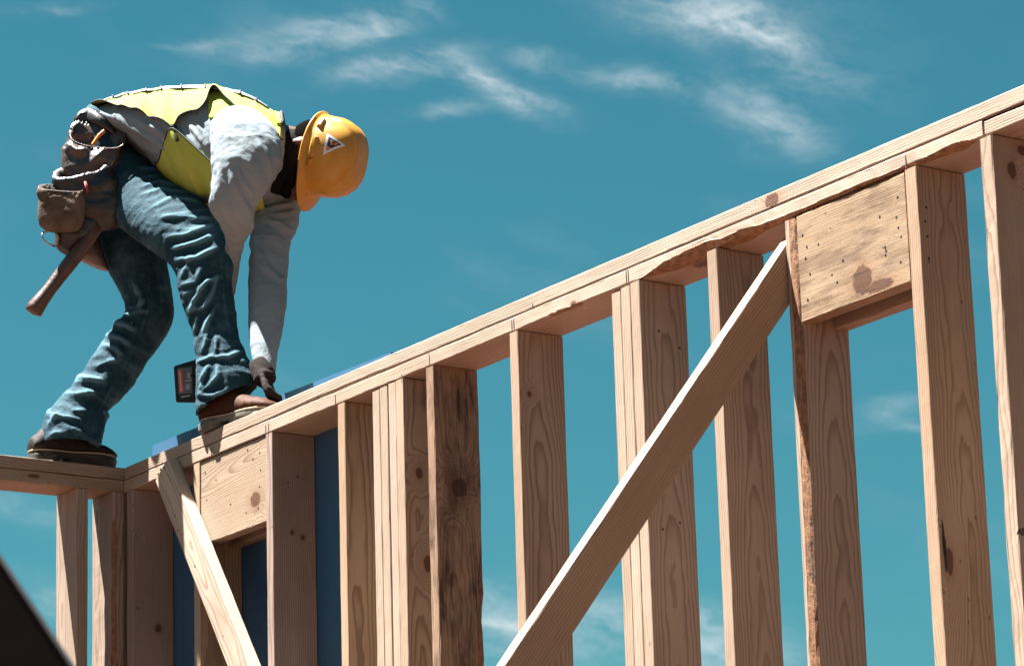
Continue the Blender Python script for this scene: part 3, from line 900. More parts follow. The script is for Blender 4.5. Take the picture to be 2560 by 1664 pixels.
# jeans
jeans = Soup()
for st in (R_LEG, L_LEG):
    jeans.rings(limb_rings(st, 5, 32), .01, -.05)
jeans.rings(limb_rings(PELVIS, 4, 32), .01, .01)
jm = blend('jeans', jeans, .0045, 5)
mid = lambda s: at((s[0] + s[2]) / 2, (s[1] + s[3]) / 2, s[4])
CREASE_J = [
    ([(352, 398), (385, 402), (415, 418)], 5, .005), ([(345, 420), (390, 424), (432, 440)], 5, .005), ([(350, 446), (395, 440), (440, 452)], 4, .004),
    ([(352, 468), (400, 452), (455, 468)], 5, .005), ([(348, 490), (400, 472), (470, 482)], 5, .005), ([(380, 520), (430, 492), (500, 506)], 5, .005),
    ([(395, 545), (450, 535), (520, 525)], 6, .006), ([(410, 545), (470, 542), (530, 548)], 6, .006), ([(420, 575), (480, 572), (540, 560)], 6, .006),
    ([(415, 592), (470, 585), (525, 568)], 7, .009), ([(432, 622), (490, 607), (530, 588)], 7, .009), ([(440, 650), (490, 645), (540, 620)], 7, .009),
    ([(450, 700), (468, 660), (478, 645)], 6, .006), ([(452, 712), (490, 705), (500, 672)], 7, .008), ([(462, 735), (500, 715), (545, 690)], 7, .008),
    ([(475, 780), (488, 745), (520, 700)], 7, .009), ([(478, 775), (510, 770), (530, 730), (543, 692)], 7, .009), ([(488, 830), (494, 780)], 5, .006),
    ([(505, 845), (520, 800), (540, 762)], 7, .009), ([(505, 880), (515, 850), (520, 830)], 6, .007), ([(540, 845), (538, 880), (520, 892)], 5, .006),
    ([(490, 905), (530, 893), (570, 892), (606, 875)], 6, .010), ([(498, 985), (508, 940), (525, 905)], 7, .009), ([(498, 985), (525, 960), (545, 940), (540, 905)], 7, .008),
    ([(500, 988), (535, 988), (570, 972)], 6, .009), ([(495, 1010), (530, 1012), (580, 1000), (630, 968)], 6, .005), ([(600, 900), (625, 905)], 6, .004),
    ([(285, 805), (320, 815), (338, 828)], 8, .010), ([(262, 838), (300, 845), (325, 860)], 8, .008), ([(252, 858), (290, 870), (305, 890)], 8, .008),
    ([(235, 915), (270, 905), (295, 900)], 7, .007), ([(195, 945), (230, 948), (260, 952)], 9, .010), ([(160, 985), (200, 985), (240, 978)], 9, .009),
    ([(118, 1030), (150, 1040), (195, 1045)], 8, .009), ([(175, 1026), (215, 1026)], 6, .008), ([(115, 1065), (140, 1040), (150, 1032)], 6, .006),
    ([(120, 1092), (140, 1080), (160, 1082)], 6, .007), ([(255, 1025), (268, 1038), (262, 1045)], 7, .008), ([(105, 1098), (160, 1106), (240, 1106)], 5, .004),
    ([(372, 600), (373, 700), (370, 775), (345, 850), (300, 930), (262, 1000), (215, 1090)], 2.6, .0022),
    ([(552, 640), (556, 720), (566, 790), (578, 850)], 2.6, .0020), ([(340, 380), (375, 440), (395, 500), (398, 560)], 2.4, .0016),
    ([(494, 1020), (530, 1010), (575, 990), (640, 948)], 2.6, .0022), ([(494, 1031), (530, 1023), (575, 1003), (642, 956)], 2.4, -.0020), ([(106, 1090), (160, 1098), (250, 1094)], 2.6, .0022),
    ([(392, 640), (410, 700), (418, 760)], 7, .004), ([(385, 650), (400, 720), (405, 780)], 6, .004), ([(330, 700), (350, 740), (355, 770)], 8, .006),
    ([(315, 770), (345, 765), (370, 745)], 7, .006), ([(310, 792), (340, 780), (375, 775)], 7, .006)]
wrinkle(jm, [(mid(R_LEG[1]), mid(R_LEG[5]), .0009, .0016, 26, 9), (mid(R_LEG[6]), mid(R_LEG[13]), .0014, .0018, 20, 8),
             (mid(L_LEG[1]), mid(L_LEG[5]), .0008, .0020, 22, 8), (mid(L_LEG[6]), mid(L_LEG[12]), .0022, .0034, 19, 6)], CREASE_J, 3.0)
jeans_o = wear('jeans', jm, DENIM)
# seams along the outside of the legs and the hems
def seam(name, pts, r, mat, parent, lift=.004):
    s = Soup(); s.tube([Vector(p) - FWH * lift for p in pts], r, 6)
    o = link(name, s.mesh(name), mat, parent)
    return o

# shirt
shirt = Soup()
shirt.rings(limb_rings(TORSO, 5, 40, pear=PEAR), .01, .02)
shirt.rings(limb_rings(R_ARM, 5, 28), .015, -.02)
shirt.rings(limb_rings(L_ARM, 5, 28), .015, -.02)
shirt.rings(limb_rings([(660, 300, 640, 440, .31, .12), (668, 400, 662, 490, .22, .10), (690, 420, 690, 490, .20, .08)], 4, 24), .01, .01)
sm = blend('shirt', shirt, .0048, 6)
CREASE_S = [
    ([(470, 310), (500, 350), (525, 385)], 6, .007), ([(490, 305), (510, 340), (527, 375)], 6, .006), ([(512, 300), (520, 330), (528, 360)], 5, .005),
    ([(452, 322), (490, 365), (525, 405)], 7, .007), ([(300, 305), (350, 330), (400, 365), (428, 380)], 7, .009), ([(300, 330), (340, 355), (380, 378), (420, 386)], 6, .005),
    ([(345, 305), (390, 322), (430, 355)], 7, .006), ([(548, 420), (555, 470), (570, 520), (585, 545)], 7, .008), ([(572, 420), (590, 470), (612, 510), (628, 535)], 7, .007),
    ([(590, 420), (610, 455), (635, 490)], 6, .005), ([(535, 450), (545, 500), (565, 545), (600, 590)], 7, .007), ([(575, 600), (595, 603), (612, 600)], 4, .005),
    ([(640, 528), (690, 518), (740, 505)], 6, .007), ([(650, 532), (700, 535), (745, 525)], 6, .006), ([(655, 540), (700, 560), (732, 585)], 7, .007),
    ([(628, 560), (640, 620), (665, 665), (705, 705)], 7, .008), ([(625, 600), (640, 650), (672, 690)], 6, .006), ([(720, 598), (730, 592)], 5, .006),
    ([(660, 330), (690, 370), (697, 420)], 8, .005), ([(640, 345), (670, 400), (680, 440)], 7, .004), ([(700, 700), (715, 690)], 5, .005)]
wrinkle(sm, [(mid(TORSO[0]), mid(TORSO[6]), .0030, .0020, 16, 9), (mid(R_ARM[1]), mid(R_ARM[5]), .0022, .0040, 16, 16), (mid(R_ARM[5]), mid(R_ARM[10]), .004, .003, 30, 10),
             (mid(L_ARM[0]), mid(L_ARM[4]), .0030, .0032, 18, 12), (mid(L_ARM[4]), mid(L_ARM[8]), .0022, .0012, 16, 8)], CREASE_S, 9.0)
shirt_o = wear('shirt', sm, SHIRT)

# ------------------------------------------------------------------ clothing laid over the shirt: vest, belt, hat, boots
def torso_point(s, th, lift=0.0):
    """point on the torso, s along the spine (station number), th degrees round from the back towards the near side"""
    s = max(0.0, min(len(TORSO) - 1.001, s))
    k = int(s); u = s - k
    p0, p1, p2, p3 = TORSO[max(k - 1, 0)], TORSO[k], TORSO[k + 1], TORSO[min(k + 2, len(TORSO) - 1)]
    x0, y0, x1, y1, w, dr = (.5 * ((2 * b) + (-a + c) * u + (2 * a - 5 * b + 4 * c - d) * u * u + (-a + 3 * b - 3 * c + d) * u ** 3) for a, b, c, d in zip(p0, p1, p2, p3))
    a, b = at(x0, y0, w), at(x1, y1, w)
    c = (a + b) / 2; e = (b - a) / 2
    t = math.radians(th)
    def q(t_): return c - e * math.cos(t_) - FWH * (dr * math.sin(t_) * (1 - PEAR * math.cos(t_)))
    tg = (q(t + .02) - q(t - .02)).normalized()
    ax_ = e.cross(FWH).normalized()
    n = tg.cross(ax_).normalized()
    if n.dot(q(t) - c) < 0: n = -n
    return q(t) + n * lift

def sheet(name, grid, mat, parent, thick=.0022, **kw):
    """cloth panel through a grid of points, with thickness"""
    nr, nc = len(grid), len(grid[0])
    vs = [p for r in grid for p in r]
    fs = [(i * nc + j, i * nc + j + 1, (i + 1) * nc + j + 1, (i + 1) * nc + j) for i in range(nr - 1) for j in range(nc - 1)]
    me = mesh(name, vs, fs, True)
    bm = bmesh.new(); bm.from_mesh(me)
    bmesh.ops.solidify(bm, geom=bm.faces[:], thickness=thick)
    bmesh.ops.recalc_face_normals(bm, faces=bm.faces)
    bm.to_mesh(me); bm.free()
    for p in me.polygons: p.use_smooth = True
    return link(name, me, mat, parent, **kw)

def binding(pts, r=.0035, parent=None, name='binding', mat=None):
    s = Soup(); s.tube(pts, r, 8)
    return link(name, s.mesh(name), mat or BLACKTRIM, parent)

def spline_table(tab):
    def f(x):
        if x <= tab[0][0]: return tab[0][1]
        for i in range(len(tab) - 1):
            (a, va), (b, vb) = tab[i], tab[i + 1]
            if x <= b:
                u = (x - a) / (b - a)
                m0 = (vb - tab[i - 1][1]) / (b - tab[i - 1][0]) if i else (vb - va) / (b - a)
                m1 = (tab[i + 2][1] - va) / (tab[i + 2][0] - a) if i + 2 < len(tab) else (vb - va) / (b - a)
                m0 *= b - a; m1 *= b - a
                return (2 * u ** 3 - 3 * u * u + 1) * va + (u ** 3 - 2 * u * u + u) * m0 + (-2 * u ** 3 + 3 * u * u) * vb + (u ** 3 - u * u) * m1
        return tab[-1][1]
    return f
back_edge = spline_table([(.3, 42), (.7, 64), (1.2, 74), (2.0, 83), (2.6, 90), (2.9, 93), (3.15, 82), (3.4, 74), (3.7, 73), (3.95, 60), (4.12, 42), (4.3, 38), (4.55, 50), (4.9, 66), (5.3, 80), (5.8, 92), (6.3, 100), (6.75, 104)])
vest = empty('safety_vest')
vest.parent = person; vest.matrix_parent_inverse = Matrix.Translation(-person.location)
NS, NTH = 130, 60
grid = []
for i in range(NS + 1):
    s = .3 + (6.75 - .3) * i / NS
    hi = back_edge(s); lo = -80.0
    row = []
    for j in range(NTH + 1):
        v = j / NTH; th = lo + (hi - lo) * v
        edge = max(0.0, (v - .72) / .28)
        puff = .010 + .004 * noise.noise(Vector((s * 2.2, th * .03, 1.0)))
        puff += edge ** 2 * (.012 + .016 * noise.noise(Vector((s * 2.6, 0, 4.2)))) + .006 * math.exp(-((s - 2.9) / .22) ** 2) * v
        puff += .010 * math.exp(-((s - 4.25) / .34) ** 2) * math.exp(-((th - 5) / 45) ** 2)
        fold = noise.noise(Vector((s * 3.4 + th * .012, th * .010, 9.0)))
        puff += .006 * fold * v + .004 * math.exp(-((s - 2.45 - th * .002) / .05) ** 2) + .004 * math.exp(-((s - 3.0 + th * .003) / .06) ** 2)
        row.append(torso_point(s, th, max(.005, puff)))
    grid.append(row)
vb = sheet('back_panel', grid, VEST, vest)
binding([r[-1] for r in grid], .0024, vest)
sheet('lining', [[torso_point(3.98 + 1.2 * i / 40, 20 + (58 - 14 * i / 40) * j / 14, .004 + .0025 * noise.noise(Vector((i * .2, j * .3, 3)))) for j in range(15)] for i in range(41)], VEST, vest, .0015)
binding([grid[0][j] for j in range(NTH + 1)], .003, vest)
# reflective tape along the spine with dark stitched bars
tg = []
for i in range(81):
    s = .55 + 5.7 * i / 80
    tg.append([torso_point(s, th, .016 + .003 * noise.noise(Vector((s * 3, th * .05, 2)))) for th in (4, 10, 17, 24, 31)])
sheet('reflective_tape', tg, TAPE, vest, .0015)
for s in (.62, 1.05, 1.62, 2.25, 2.72, 3.30, 3.95, 5.05, 5.7):
    binding([torso_point(s + .02 * k / 6, 0 + 34 * k / 6, .0178) for k in range(7)], .0032, vest, 'tape_bar')
# front panel hanging below the chest, in shade behind the arm
fr = []
f_lo = spline_table([(1.5, 158), (2.0, 138), (2.4, 116), (2.75, 98), (3.0, 97), (3.3, 105), (3.7, 118), (4.1, 130), (4.6, 140), (5.6, 142)])
for i in range(61):
    s = 1.62 + 3.5 * i / 60
    row = []
    for j in range(31):
        th = f_lo(s) + (205 - f_lo(s)) * j / 30
        puff = .010 + .012 * (1 - 2.2 * abs(noise.noise(Vector((s * 2.3 - th * .022, th * .012, 21.0)))))
        row.append(torso_point(s, th, puff))
    fr.append(row)
sheet('front_panel', fr, VEST, vest)
binding([r[0] for r in fr], .0024, vest)
binding([fr[0][j] for j in range(31)], .0024, vest)
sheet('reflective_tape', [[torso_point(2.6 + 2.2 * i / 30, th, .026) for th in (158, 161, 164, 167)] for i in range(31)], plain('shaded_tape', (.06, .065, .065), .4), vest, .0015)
# side strap joining back and front, and the collar edge behind the neck
binding([torso_point(2.93 + .05 * k / 8, 92 + 16 * k / 8, .012) for k in range(9)], .008, vest, 'side_strap')
cg = []
for i in range(9):
    s = 6.55 + .42 * i / 8
    cg.append([torso_point(s, th, .014 + .010 * i / 8) for th in range(-70, 75, 8)])
sheet('collar', cg, VEST, vest)
binding(cg[-1], .006, vest)

# ---- hard hat
HC = at(797, 391, .35)                                # centre of the rim
UPH = (R_R * .96 - R_U * .27); UPH = (UPH * .91 - FWH * .40).normalized()
FWD = (-R_R * .29 - R_U * .96); FWD = (FWD - UPH * FWD.dot(UPH)).normalized()
SID = UPH.cross(FWD).normalized()                     # towards the camera?
if SID.dot(FWH) > 0: SID = -SID

def hat_point(a, t, lift=0.0):
    """a: angle round from the front, t: 0 at the rim to 1 at the crown"""
    ca_, sa = math.cos(a), math.sin(a)
    al = t * math.pi / 2
    prof = max(0.0, math.cos(al)) ** .62
    lx = .122 + (.006 if ca_ < 0 else 0.0); ly = .103
    x = lx * prof * ca_; y = ly * prof * sa
    z = .142 * math.sin(al) ** .95
    ridge = .0080 * (math.exp(-((abs(y) - .034) / .007) ** 2) + .55 * math.exp(-(y / .030) ** 6)) * min(1, max(0, (z - .035) / .03))
    n = Vector((x / lx ** 2, y / ly ** 2, z / .142 ** 2 + .5)).normalized()
    return HC + FWD * x + SID * y + UPH * z + (FWD * n.x + SID * n.y + UPH * n.z) * (lift + ridge)

hat = Soup()
NA = 96
rings = []
def rim(a, out, dz):
    p = hat_point(a, 0.0)
    d = FWD * math.cos(a) * .122 + SID * math.sin(a) * .103
    pk = max(0.0, math.cos(a)) ** 3
    o_ = out * (1 + 0.0) + pk * (.040 if out > .004 else .0) * (out / .0095)
    return p + d.normalized() * o_ + UPH * (dz - pk * .010 * (out / .0095))
AN = [2 * math.pi * k / NA for k in range(NA)]
rings.append([hat_point(a, .02) + (HC - hat_point(a, .02)).normalized() * .004 for a in AN])
rings.append([rim(a, .001, -.006) for a in AN])
rings.append([rim(a, .0085, -.009) for a in AN])
rings.append([rim(a, .0095, -.006) for a in AN])
rings.append([rim(a, .0080, -.0035) for a in AN])
rings.append([rim(a, .003, -.001) for a in AN])
for i in range(1, 30): rings.append([hat_point(a, (i / 30) ** .9) for a in AN])
hat.rings(rings, -.09, .0005)
def hat_material():
    m, t, b = new_mat('hat_shell')
    oc = t.n('ShaderNodeTexCoord').outputs['Object']
    n1 = t.noise(oc, 18, 5, .65); n2 = t.noise(oc, 90, 4, .7)
    c = t.mix(t.ss(n1, .35, .7), HAT_A, HAT_B)
    c = t.mix(t.m('MULTIPLY', t.ss(n2, .62, .75), .5), c, (.20, .10, .03))
    t.put(b.inputs['Base Color'], c)
    t.put(b.inputs['Roughness'], t.m('ADD', .30, t.m('MULTIPLY', n1, .2)))
    b.inputs['Specular IOR Level'].default_value = .45
    bp = t.n('ShaderNodeBump'); bp.inputs['Strength'].default_value = .12; bp.inputs['Distance'].default_value = .001
    t.put(bp.inputs['Height'], n2); t.put(b.inputs['Normal'], bp.outputs[0])
    return m
HATM = hat_material()
hat_o = wear('hard_hat', hat.mesh('hard_hat'), HATM)
SIDE_A = math.pi / 2                                  # the side that faces the camera
def hat_block(name, a0, a1, t0, t1, hgt):
    s = Soup(); n = 10
    def ring(t, l): return None
    top = [[hat_point(a0 + (a1 - a0) * i / n, t0 + (t1 - t0) * j / 3, hgt if 0 < j < 3 and 0 < i < n else -.001) for j in range(4)] for i in range(n + 1)]
    vs = [p for r in top for p in r]; fs = [(i * 4 + j, i * 4 + j + 1, (i + 1) * 4 + j + 1, (i + 1) * 4 + j) for i in range(n) for j in range(3)]
    me = mesh(name, vs, fs)
    bm = bmesh.new(); bm.from_mesh(me); bmesh.ops.recalc_face_normals(bm, faces=bm.faces)
    bm.to_mesh(me); bm.free()
    return link(name, me, HATM, hat_o)
hat_block('accessory_slot', 1.42, 1.98, .055, .155, .010)
hat_block('accessory_slot', 1.22, 1.40, .05, .15, .008)
hat_block('accessory_slot', 2.25, 2.55, .05, .14, .009)

def hat_aim(px, py):
    """closest point of the shell to the line of sight: (angle, height)"""
    best = None
    d = ray(px, py).normalized()
    for i in range(0, 121):
        for j in range(0, 81):
            a = .3 + 2.6 * i / 120; t = .02 + .96 * j / 80
            p = hat_point(a, t) - CAM_POS
            e = (p - d * p.dot(d)).length
            if best is None or e < best[0]: best = (e, a, t)
    return best[1], best[2]
tri_px = [(817, 333), (864, 366), (807, 388)]
tri = [hat_aim(*q) for q in tri_px]
def hat_tri(name, k, lift, mat, parent, pts=None, n=8):
    q = pts or tri
    ca_ = (sum(p[0] for p in tri) / 3, sum(p[1] for p in tri) / 3)
    q = [(ca_[0] + (p[0] - ca_[0]) * k, ca_[1] + (p[1] - ca_[1]) * k) for p in q]
    vs, idx, fs = [], {}, []
    for i in range(n + 1):
        for j in range(n + 1 - i):
            u, v = i / n, j / n
            idx[i, j] = len(vs)
            vs.append(hat_point(q[0][0] * (1 - u - v) + q[1][0] * u + q[2][0] * v, q[0][1] * (1 - u - v) + q[1][1] * u + q[2][1] * v, lift))
    for i in range(n):
        for j in range(n - i):
            fs.append((idx[i, j], idx[i + 1, j], idx[i, j + 1]))
            if i + j < n - 1: fs.append((idx[i + 1, j], idx[i + 1, j + 1], idx[i, j + 1]))
    me = mesh(name, vs, fs)
    bm = bmesh.new(); bm.from_mesh(me); bmesh.ops.recalc_face_normals(bm, faces=bm.faces); bm.to_mesh(me); bm.free()
    return link(name, me, mat, parent)
WHITEV = plain('white_vinyl', (.55, .57, .58), .35)
BLACKV = plain('black_vinyl', (.012, .012, .013), .4)
ORANGEV = plain('orange_ink', (.62, .13, .05), .45)
TANV = plain('tan_ink', (.42, .24, .12), .45)
st_o = hat_tri('sticker', 1.0, .0012, WHITEV, hat_o)
hat_tri('sticker', .66, .0020, BLACKV, hat_o)
c3 = (sum(p[0] for p in tri) / 3, sum(p[1] for p in tri) / 3)
def sub(b, k):
    """a small patch of the print: centre in barycentric coordinates, size k"""
    cx = sum(b[i] * tri[i][0] for i in range(3)); cy = sum(b[i] * tri[i][1] for i in range(3))
    return [(cx + (p[0] - c3[0]) * k, cy + (p[1] - c3[1]) * k) for p in tri]
for b, k, mt in (((.20, .18, .62), .22, ORANGEV), ((.26, .50, .24), .20, ORANGEV), ((.48, .28, .24), .18, TANV), ((.34, .30, .36), .14, TANV), ((.30, .36, .34), .10, ORANGEV)):
    hat_tri('sticker_print', 1.0, .0028, mt, hat_o, pts=sub(b, k), n=4)

# dark beard, hair and a neck cloth under the hat
hair = Soup()
hair.rings(limb_rings([(800, 299, 798, 420, .34, .080), (768, 303, 760, 420, .34, .077), (742, 318, 735, 400, .34, .066)], 4, 24), .01, .004)
hair.rings(limb_rings([(733, 440, 729, 492, .34, .046), (726, 420, 721, 496, .345, .056), (715, 420, 706, 491, .345, .054), (698, 420, 688, 476, .34, .040)], 4, 24), .006, .01)
wear('hair', blend('hair', hair, .006, 2), HAIR)
gaiter = Soup()
gaiter.rings(limb_rings([(750, 326, 744, 472, .35, .072), (724, 326, 706, 484, .35, .082), (700, 326, 676, 478, .355, .098), (672, 350, 656, 470, .35, .09)], 5, 32), .004, .004)
gm2 = blend('neck_cloth', gaiter, .006, 3)
wrinkle(gm2, [(at(745, 390, .34), at(680, 375, .34), .003, .003, 40, 8)], (), 4.0)
wear('neck_cloth', gm2, CLOTHBLACK)

# ---- boots
def boot(heel, dirv, L, side_w, shaft_lean, name='boot', mat=None, smat=None):
    """heel: point on the floor under the back of the heel; dirv: level direction of the toe"""
    heel = Vector(heel); f = Vector(dirv).normalized(); s = Vector((f.y, -f.x, 0)); z = Vector((0, 0, 1))
    up = Soup()
    prof = [(.004, .030, .072, .032), (.03, .030, .100, .040), (.06, .030, .118, .043), (.095, .030, .128, .043), (.13, .030, .112, .043), (.165, .030, .096, .046), (.20, .030, .080, .050), (.235, .030, .072, .050), (.262, .030, .060, .044), (.280, .032, .046, .030)]
    rings = []
    for (u, z0, z1, hw) in spline([tuple(p) for p in prof], 27):
        c = heel + f * (u * L / .285) + z * ((z0 + z1) / 2)
        h = (z1 - z0) / 2
        ring = []
        for k in range(28):
            a = 2 * math.pi * k / 28
            ca_, sa = math.cos(a), math.sin(a)
            wd = hw * (1 - .30 * max(0, sa))
            ring.append(c + s * (wd * math.copysign(abs(ca_) ** .7, ca_)) + z * (h * math.copysign(abs(sa) ** .75, sa)))
        rings.append(ring)
    up.rings(rings, .004, .006)
    up.tube([heel + f * .075 + z * .07, heel + f * .085 + z * .10 + shaft_lean * .4, heel + f * .10 + z * .13 + shaft_lean], [.040, .040, .038], 24, .1)
    um = blend(name, up, .005, 4)
    wrinkle(um, [(heel + f * .08 + z * .1, heel + f * .25 + z * .06, .0025, .0015, 40, 18)], (), 6.0)
    o = wear(name, um, mat or BOOTM)
    sole = Soup()
    def outline(z_, grow, u0=0.0, u1=1.0):
        out = []
        for k in range(44):
            a = 2 * math.pi * k / 44
            u = .5 - .5 * math.cos(a)
            hw = (.040 + .012 * math.exp(-((u - .72) / .2) ** 2) - .006 * math.exp(-((u - .42) / .14) ** 2)) * (max(0, 1 - (2 * u - 1) ** 6)) ** .5
            u_ = u0 + (u1 - u0) * u
            out.append(heel + f * (u_ * L) + s * ((hw + grow) * (1 if a < math.pi else -1)) + z * z_)
        return out
    sole.rings([outline(.018, .001), outline(.021, .003), outline(.032, .003), outline(.035, .001)], .0, .0)
    sole.rings([outline(.0, .0, 0, .30), outline(.004, .003, 0, .31), outline(.020, .003, 0, .33), outline(.024, 0, 0, .33)], 0, 0)
    sole.rings([outline(.0, .0, .42, .97), outline(.004, .003, .40, .98), outline(.020, .003, .38, 1.0), outline(.024, 0, .38, 1.0)], 0, 0)
    link('sole', sole.mesh('sole', False), smat or SOLE, o)
    welt = Soup(); welt.tube(outline(.036, .002) + [outline(.036, .002)[0]], .0022, 6)
    link('welt', welt.mesh('welt'), plain('welt_thread', (.34, .26, .16), .7), o)
    return o
boot((.484, .014, .004), (.93, .36, 0), .285, .1, Vector((-.004, 0, .0)))
boot((-.066, -.288, .001), (.05, 1, 0), .283, .1, Vector((.0, .035, .0)), mat=leather('shaded_boot', (.010, .0075, .006), (.026, .018, .013), .7, .15), smat=plain('shaded_sole', (.02, .018, .016), .8))  # left boot of the pair: its shade is mixed into darker leather and sole

# ---- gloves
def glove(h, name, wrist, knuck, cuff_r):
    s = Soup(); s.v = [v.copy() for v in h.v]; s.f = list(h.f)
    ax_ = (Vector(knuck) - Vector(wrist)).normalized()
    s.tube([Vector(wrist) - ax_ * .045, Vector(wrist) - ax_ * .01, Vector(wrist) + ax_ * .02], [cuff_r, cuff_r * .95, cuff_r * .9], 20, .1)
    gm_ = blend(name, s, .0045, 3)
    wrinkle(gm_, [(Vector(wrist), Vector(knuck), .0015, .0012, 70, 40)], (), 2.0)
    for v in gm_.vertices: v.co += v.normal * .002
    return wear(name, gm_, GLOVE)
glove(lhand, 'glove', lw, lk, .034)
glove(rhand, 'glove', rw, rk, .034)

# ---- tool belt with leather pouches on the near hip
belt = empty('tool_belt')
belt.parent = person; belt.matrix_parent_inverse = Matrix.Translation(-person.location)
b_s = Soup()
b_s.rings(limb_rings([(216, 282, 326, 372, .065, .148), (204, 300, 334, 386, .065, .152), (196, 318, 340, 396, .062, .152)], 4, 40), -.02, -.02)
bmx = blend('belt', b_s, .006, 3)
wrinkle(bmx, [(at(216, 300, .3), at(330, 380, .3), .0015, .0015, 30, 10)], (), 1.0)
link('belt', bmx, DARKLEATHER, belt)

def pouch(name, st, mat, rim_r=.0055, depth=.05, seed=1.0, sag=.004, n=40, rimmat=None, cre=(), tilt=0.0):
    """open leather bag: outline stations from the mouth down"""
    rings = limb_rings(st, 5, n, .7, tilt)
    s = Soup()
    mouth = rings[0]
    c = sum(mouth, Vector()) / n
    down = (sum(rings[4], Vector()) / n - c).normalized()
    inner = [[c + (p - c) * .90 + down * .002 for p in mouth], [c + (p - c) * .84 + down * depth for p in mouth]]
    s.rings([inner[1], inner[0]] + rings, -.001, .006)
    me = blend(name, s, .0045, 2)
    wrinkle(me, [(c, sum(rings[-1], Vector()) / n, sag, sag * .7, 14, 9)], cre, seed)
    o = link(name, me, mat, belt)
    r = Soup(); r.tube(mouth + [mouth[0]], rim_r, 8)
    link('rim', r.mesh('rim'), rimmat or leather('rolled_edge', (.026, .017, .013), (.062, .042, .033), .4, .5), belt)
    return o
PW = .218
main_body = Soup()
main_body.rings(limb_rings([(225, 400, 312, 372, PW - .045, .05), (205, 455, 318, 430, PW - .04, .052), (190, 515, 322, 500, PW - .035, .05), (200, 560, 312, 552, PW - .04, .04), (215, 572, 290, 568, PW - .04, .03)], 5, 36, .8), .004, .01)
mb_ = blend('pouch_backing', main_body, .006, 3)
wrinkle(mb_, [(at(260, 400, PW), at(250, 560, PW), .004, .003, 16, 8)], (), 12.0)
link('pouch_backing', mb_, DARKLEATHER, belt)
RIM = leather('rolled_edge', (.026, .017, .013), (.062, .042, .033), .4, .5)
pouch('pouch', [(176, 326, 314, 345, PW, .048), (168, 352, 300, 372, PW + .005, .050), (155, 395, 288, 400, PW + .005, .046), (160, 440, 262, 432, PW, .036), (180, 462, 240, 455, PW - .01, .022)], LEATHER, .0026, .07, 1.0, .005, rimmat=RIM, tilt=1.15,
      cre=[([(170, 360), (195, 378), (222, 376)], 9, .010), ([(163, 365), (162, 400), (168, 432)], 7, .008), ([(215, 420), (245, 390), (270, 365)], 12, .010)])
fl_top = [(186, 318), (188, 296), (198, 280), (216, 271), (240, 273), (262, 281), (286, 300), (306, 318), (322, 338)]
fl_bot = [(186, 345), (190, 352), (202, 358), (220, 362), (240, 364), (262, 364), (284, 362), (304, 358), (322, 352)]
flap = sheet('pouch_flap', [[at(a[0] + (b[0] - a[0]) * j / 6, a[1] + (b[1] - a[1]) * j / 6, PW - .034 + .012 * math.sin(i * 1.1) * (1 - j / 6) - .010 * abs(i - 4) / 4) for i, (a, b) in enumerate(zip(fl_top, fl_bot))] for j in range(7)], LEATHER, belt, .005)
pouch('pouch', [(133, 438, 268, 410, PW + .04, .045), (136, 462, 285, 440, PW + .035, .048), (150, 505, 300, 490, PW + .03, .044), (190, 555, 300, 545, PW + .015, .032), (215, 575, 280, 566, PW, .018)], DARKLEATHER, .0026, .07, 5.0, .006, rimmat=RIM, tilt=.75)
pouch('pouch', [(97, 467, 207, 476, PW + .08, .026), (97, 500, 209, 498, PW + .08, .028), (97, 540, 208, 530, PW + .08, .030), (103, 560, 206, 556, PW + .075, .026), (118, 572, 195, 574, PW + .07, .016)], SUEDE, .0028, .06, 8.0, .006, rimmat=leather('suede_edge', (.045, .031, .025), (.09, .064, .05), .6, .3), tilt=.62)
low = Soup()
low.rings(limb_rings([(140, 560, 255, 548, PW + .03, .030), (137, 590, 240, 580, PW + .03, .032), (142, 618, 210, 610, PW + .025, .028), (165, 636, 186, 634, PW + .02, .014)], 5, 30, .8), .004, .006)
lo_m = blend('pouch', low, .005, 3)
wrinkle(lo_m, [(at(190, 560, PW), at(165, 635, PW), .003, .003, 20, 10)], (), 15.0)
link('pouch', lo_m, DARKLEATHER, belt)
far = Soup()
far.rings(limb_rings([(186, 590, 240, 560, .10, .05), (190, 640, 256, 620, .09, .05), (210, 655, 266, 652, .085, .045), (235, 666, 272, 676, .08, .03)], 5, 30, .8), .004, .004)
fa_m = blend('pouch', far, .005, 3)
link('pouch', fa_m, LEATHER, belt)
ring_s = Soup(); ring_s.tube([at(*q) for q in ((138, 580, PW + .06), (122, 578, PW + .07), (108, 581, PW + .075), (104, 590, PW + .08), (110, 601, PW + .08), (120, 609, PW + .075), (138, 616, PW + .06))], .0032, 8)
link('hammer_loop', ring_s.mesh('hammer_loop'), STEEL, belt)
tag_s = Soup(); tag_s.tube([at(140, 580, PW + .062), at(144, 594, PW + .064), at(140, 612, PW + .06)], [(.004, .010), (.005, .011), (.004, .009)], 8)
link('strap_tab', tag_s.mesh('strap_tab'), leather('pale_strap', (.30, .20, .16), (.42, .30, .25), .6, .3), belt)
rt = Soup(); rt.tube([at(213, 455, PW + .088), at(217, 470, PW + .09), at(219, 482, PW + .088)], [(.004, .006), (.005, .008), (.003, .006)], 8)
link('red_tag', rt.mesh('red_tag'), plain('red_cloth', (.32, .03, .02), .7), belt)

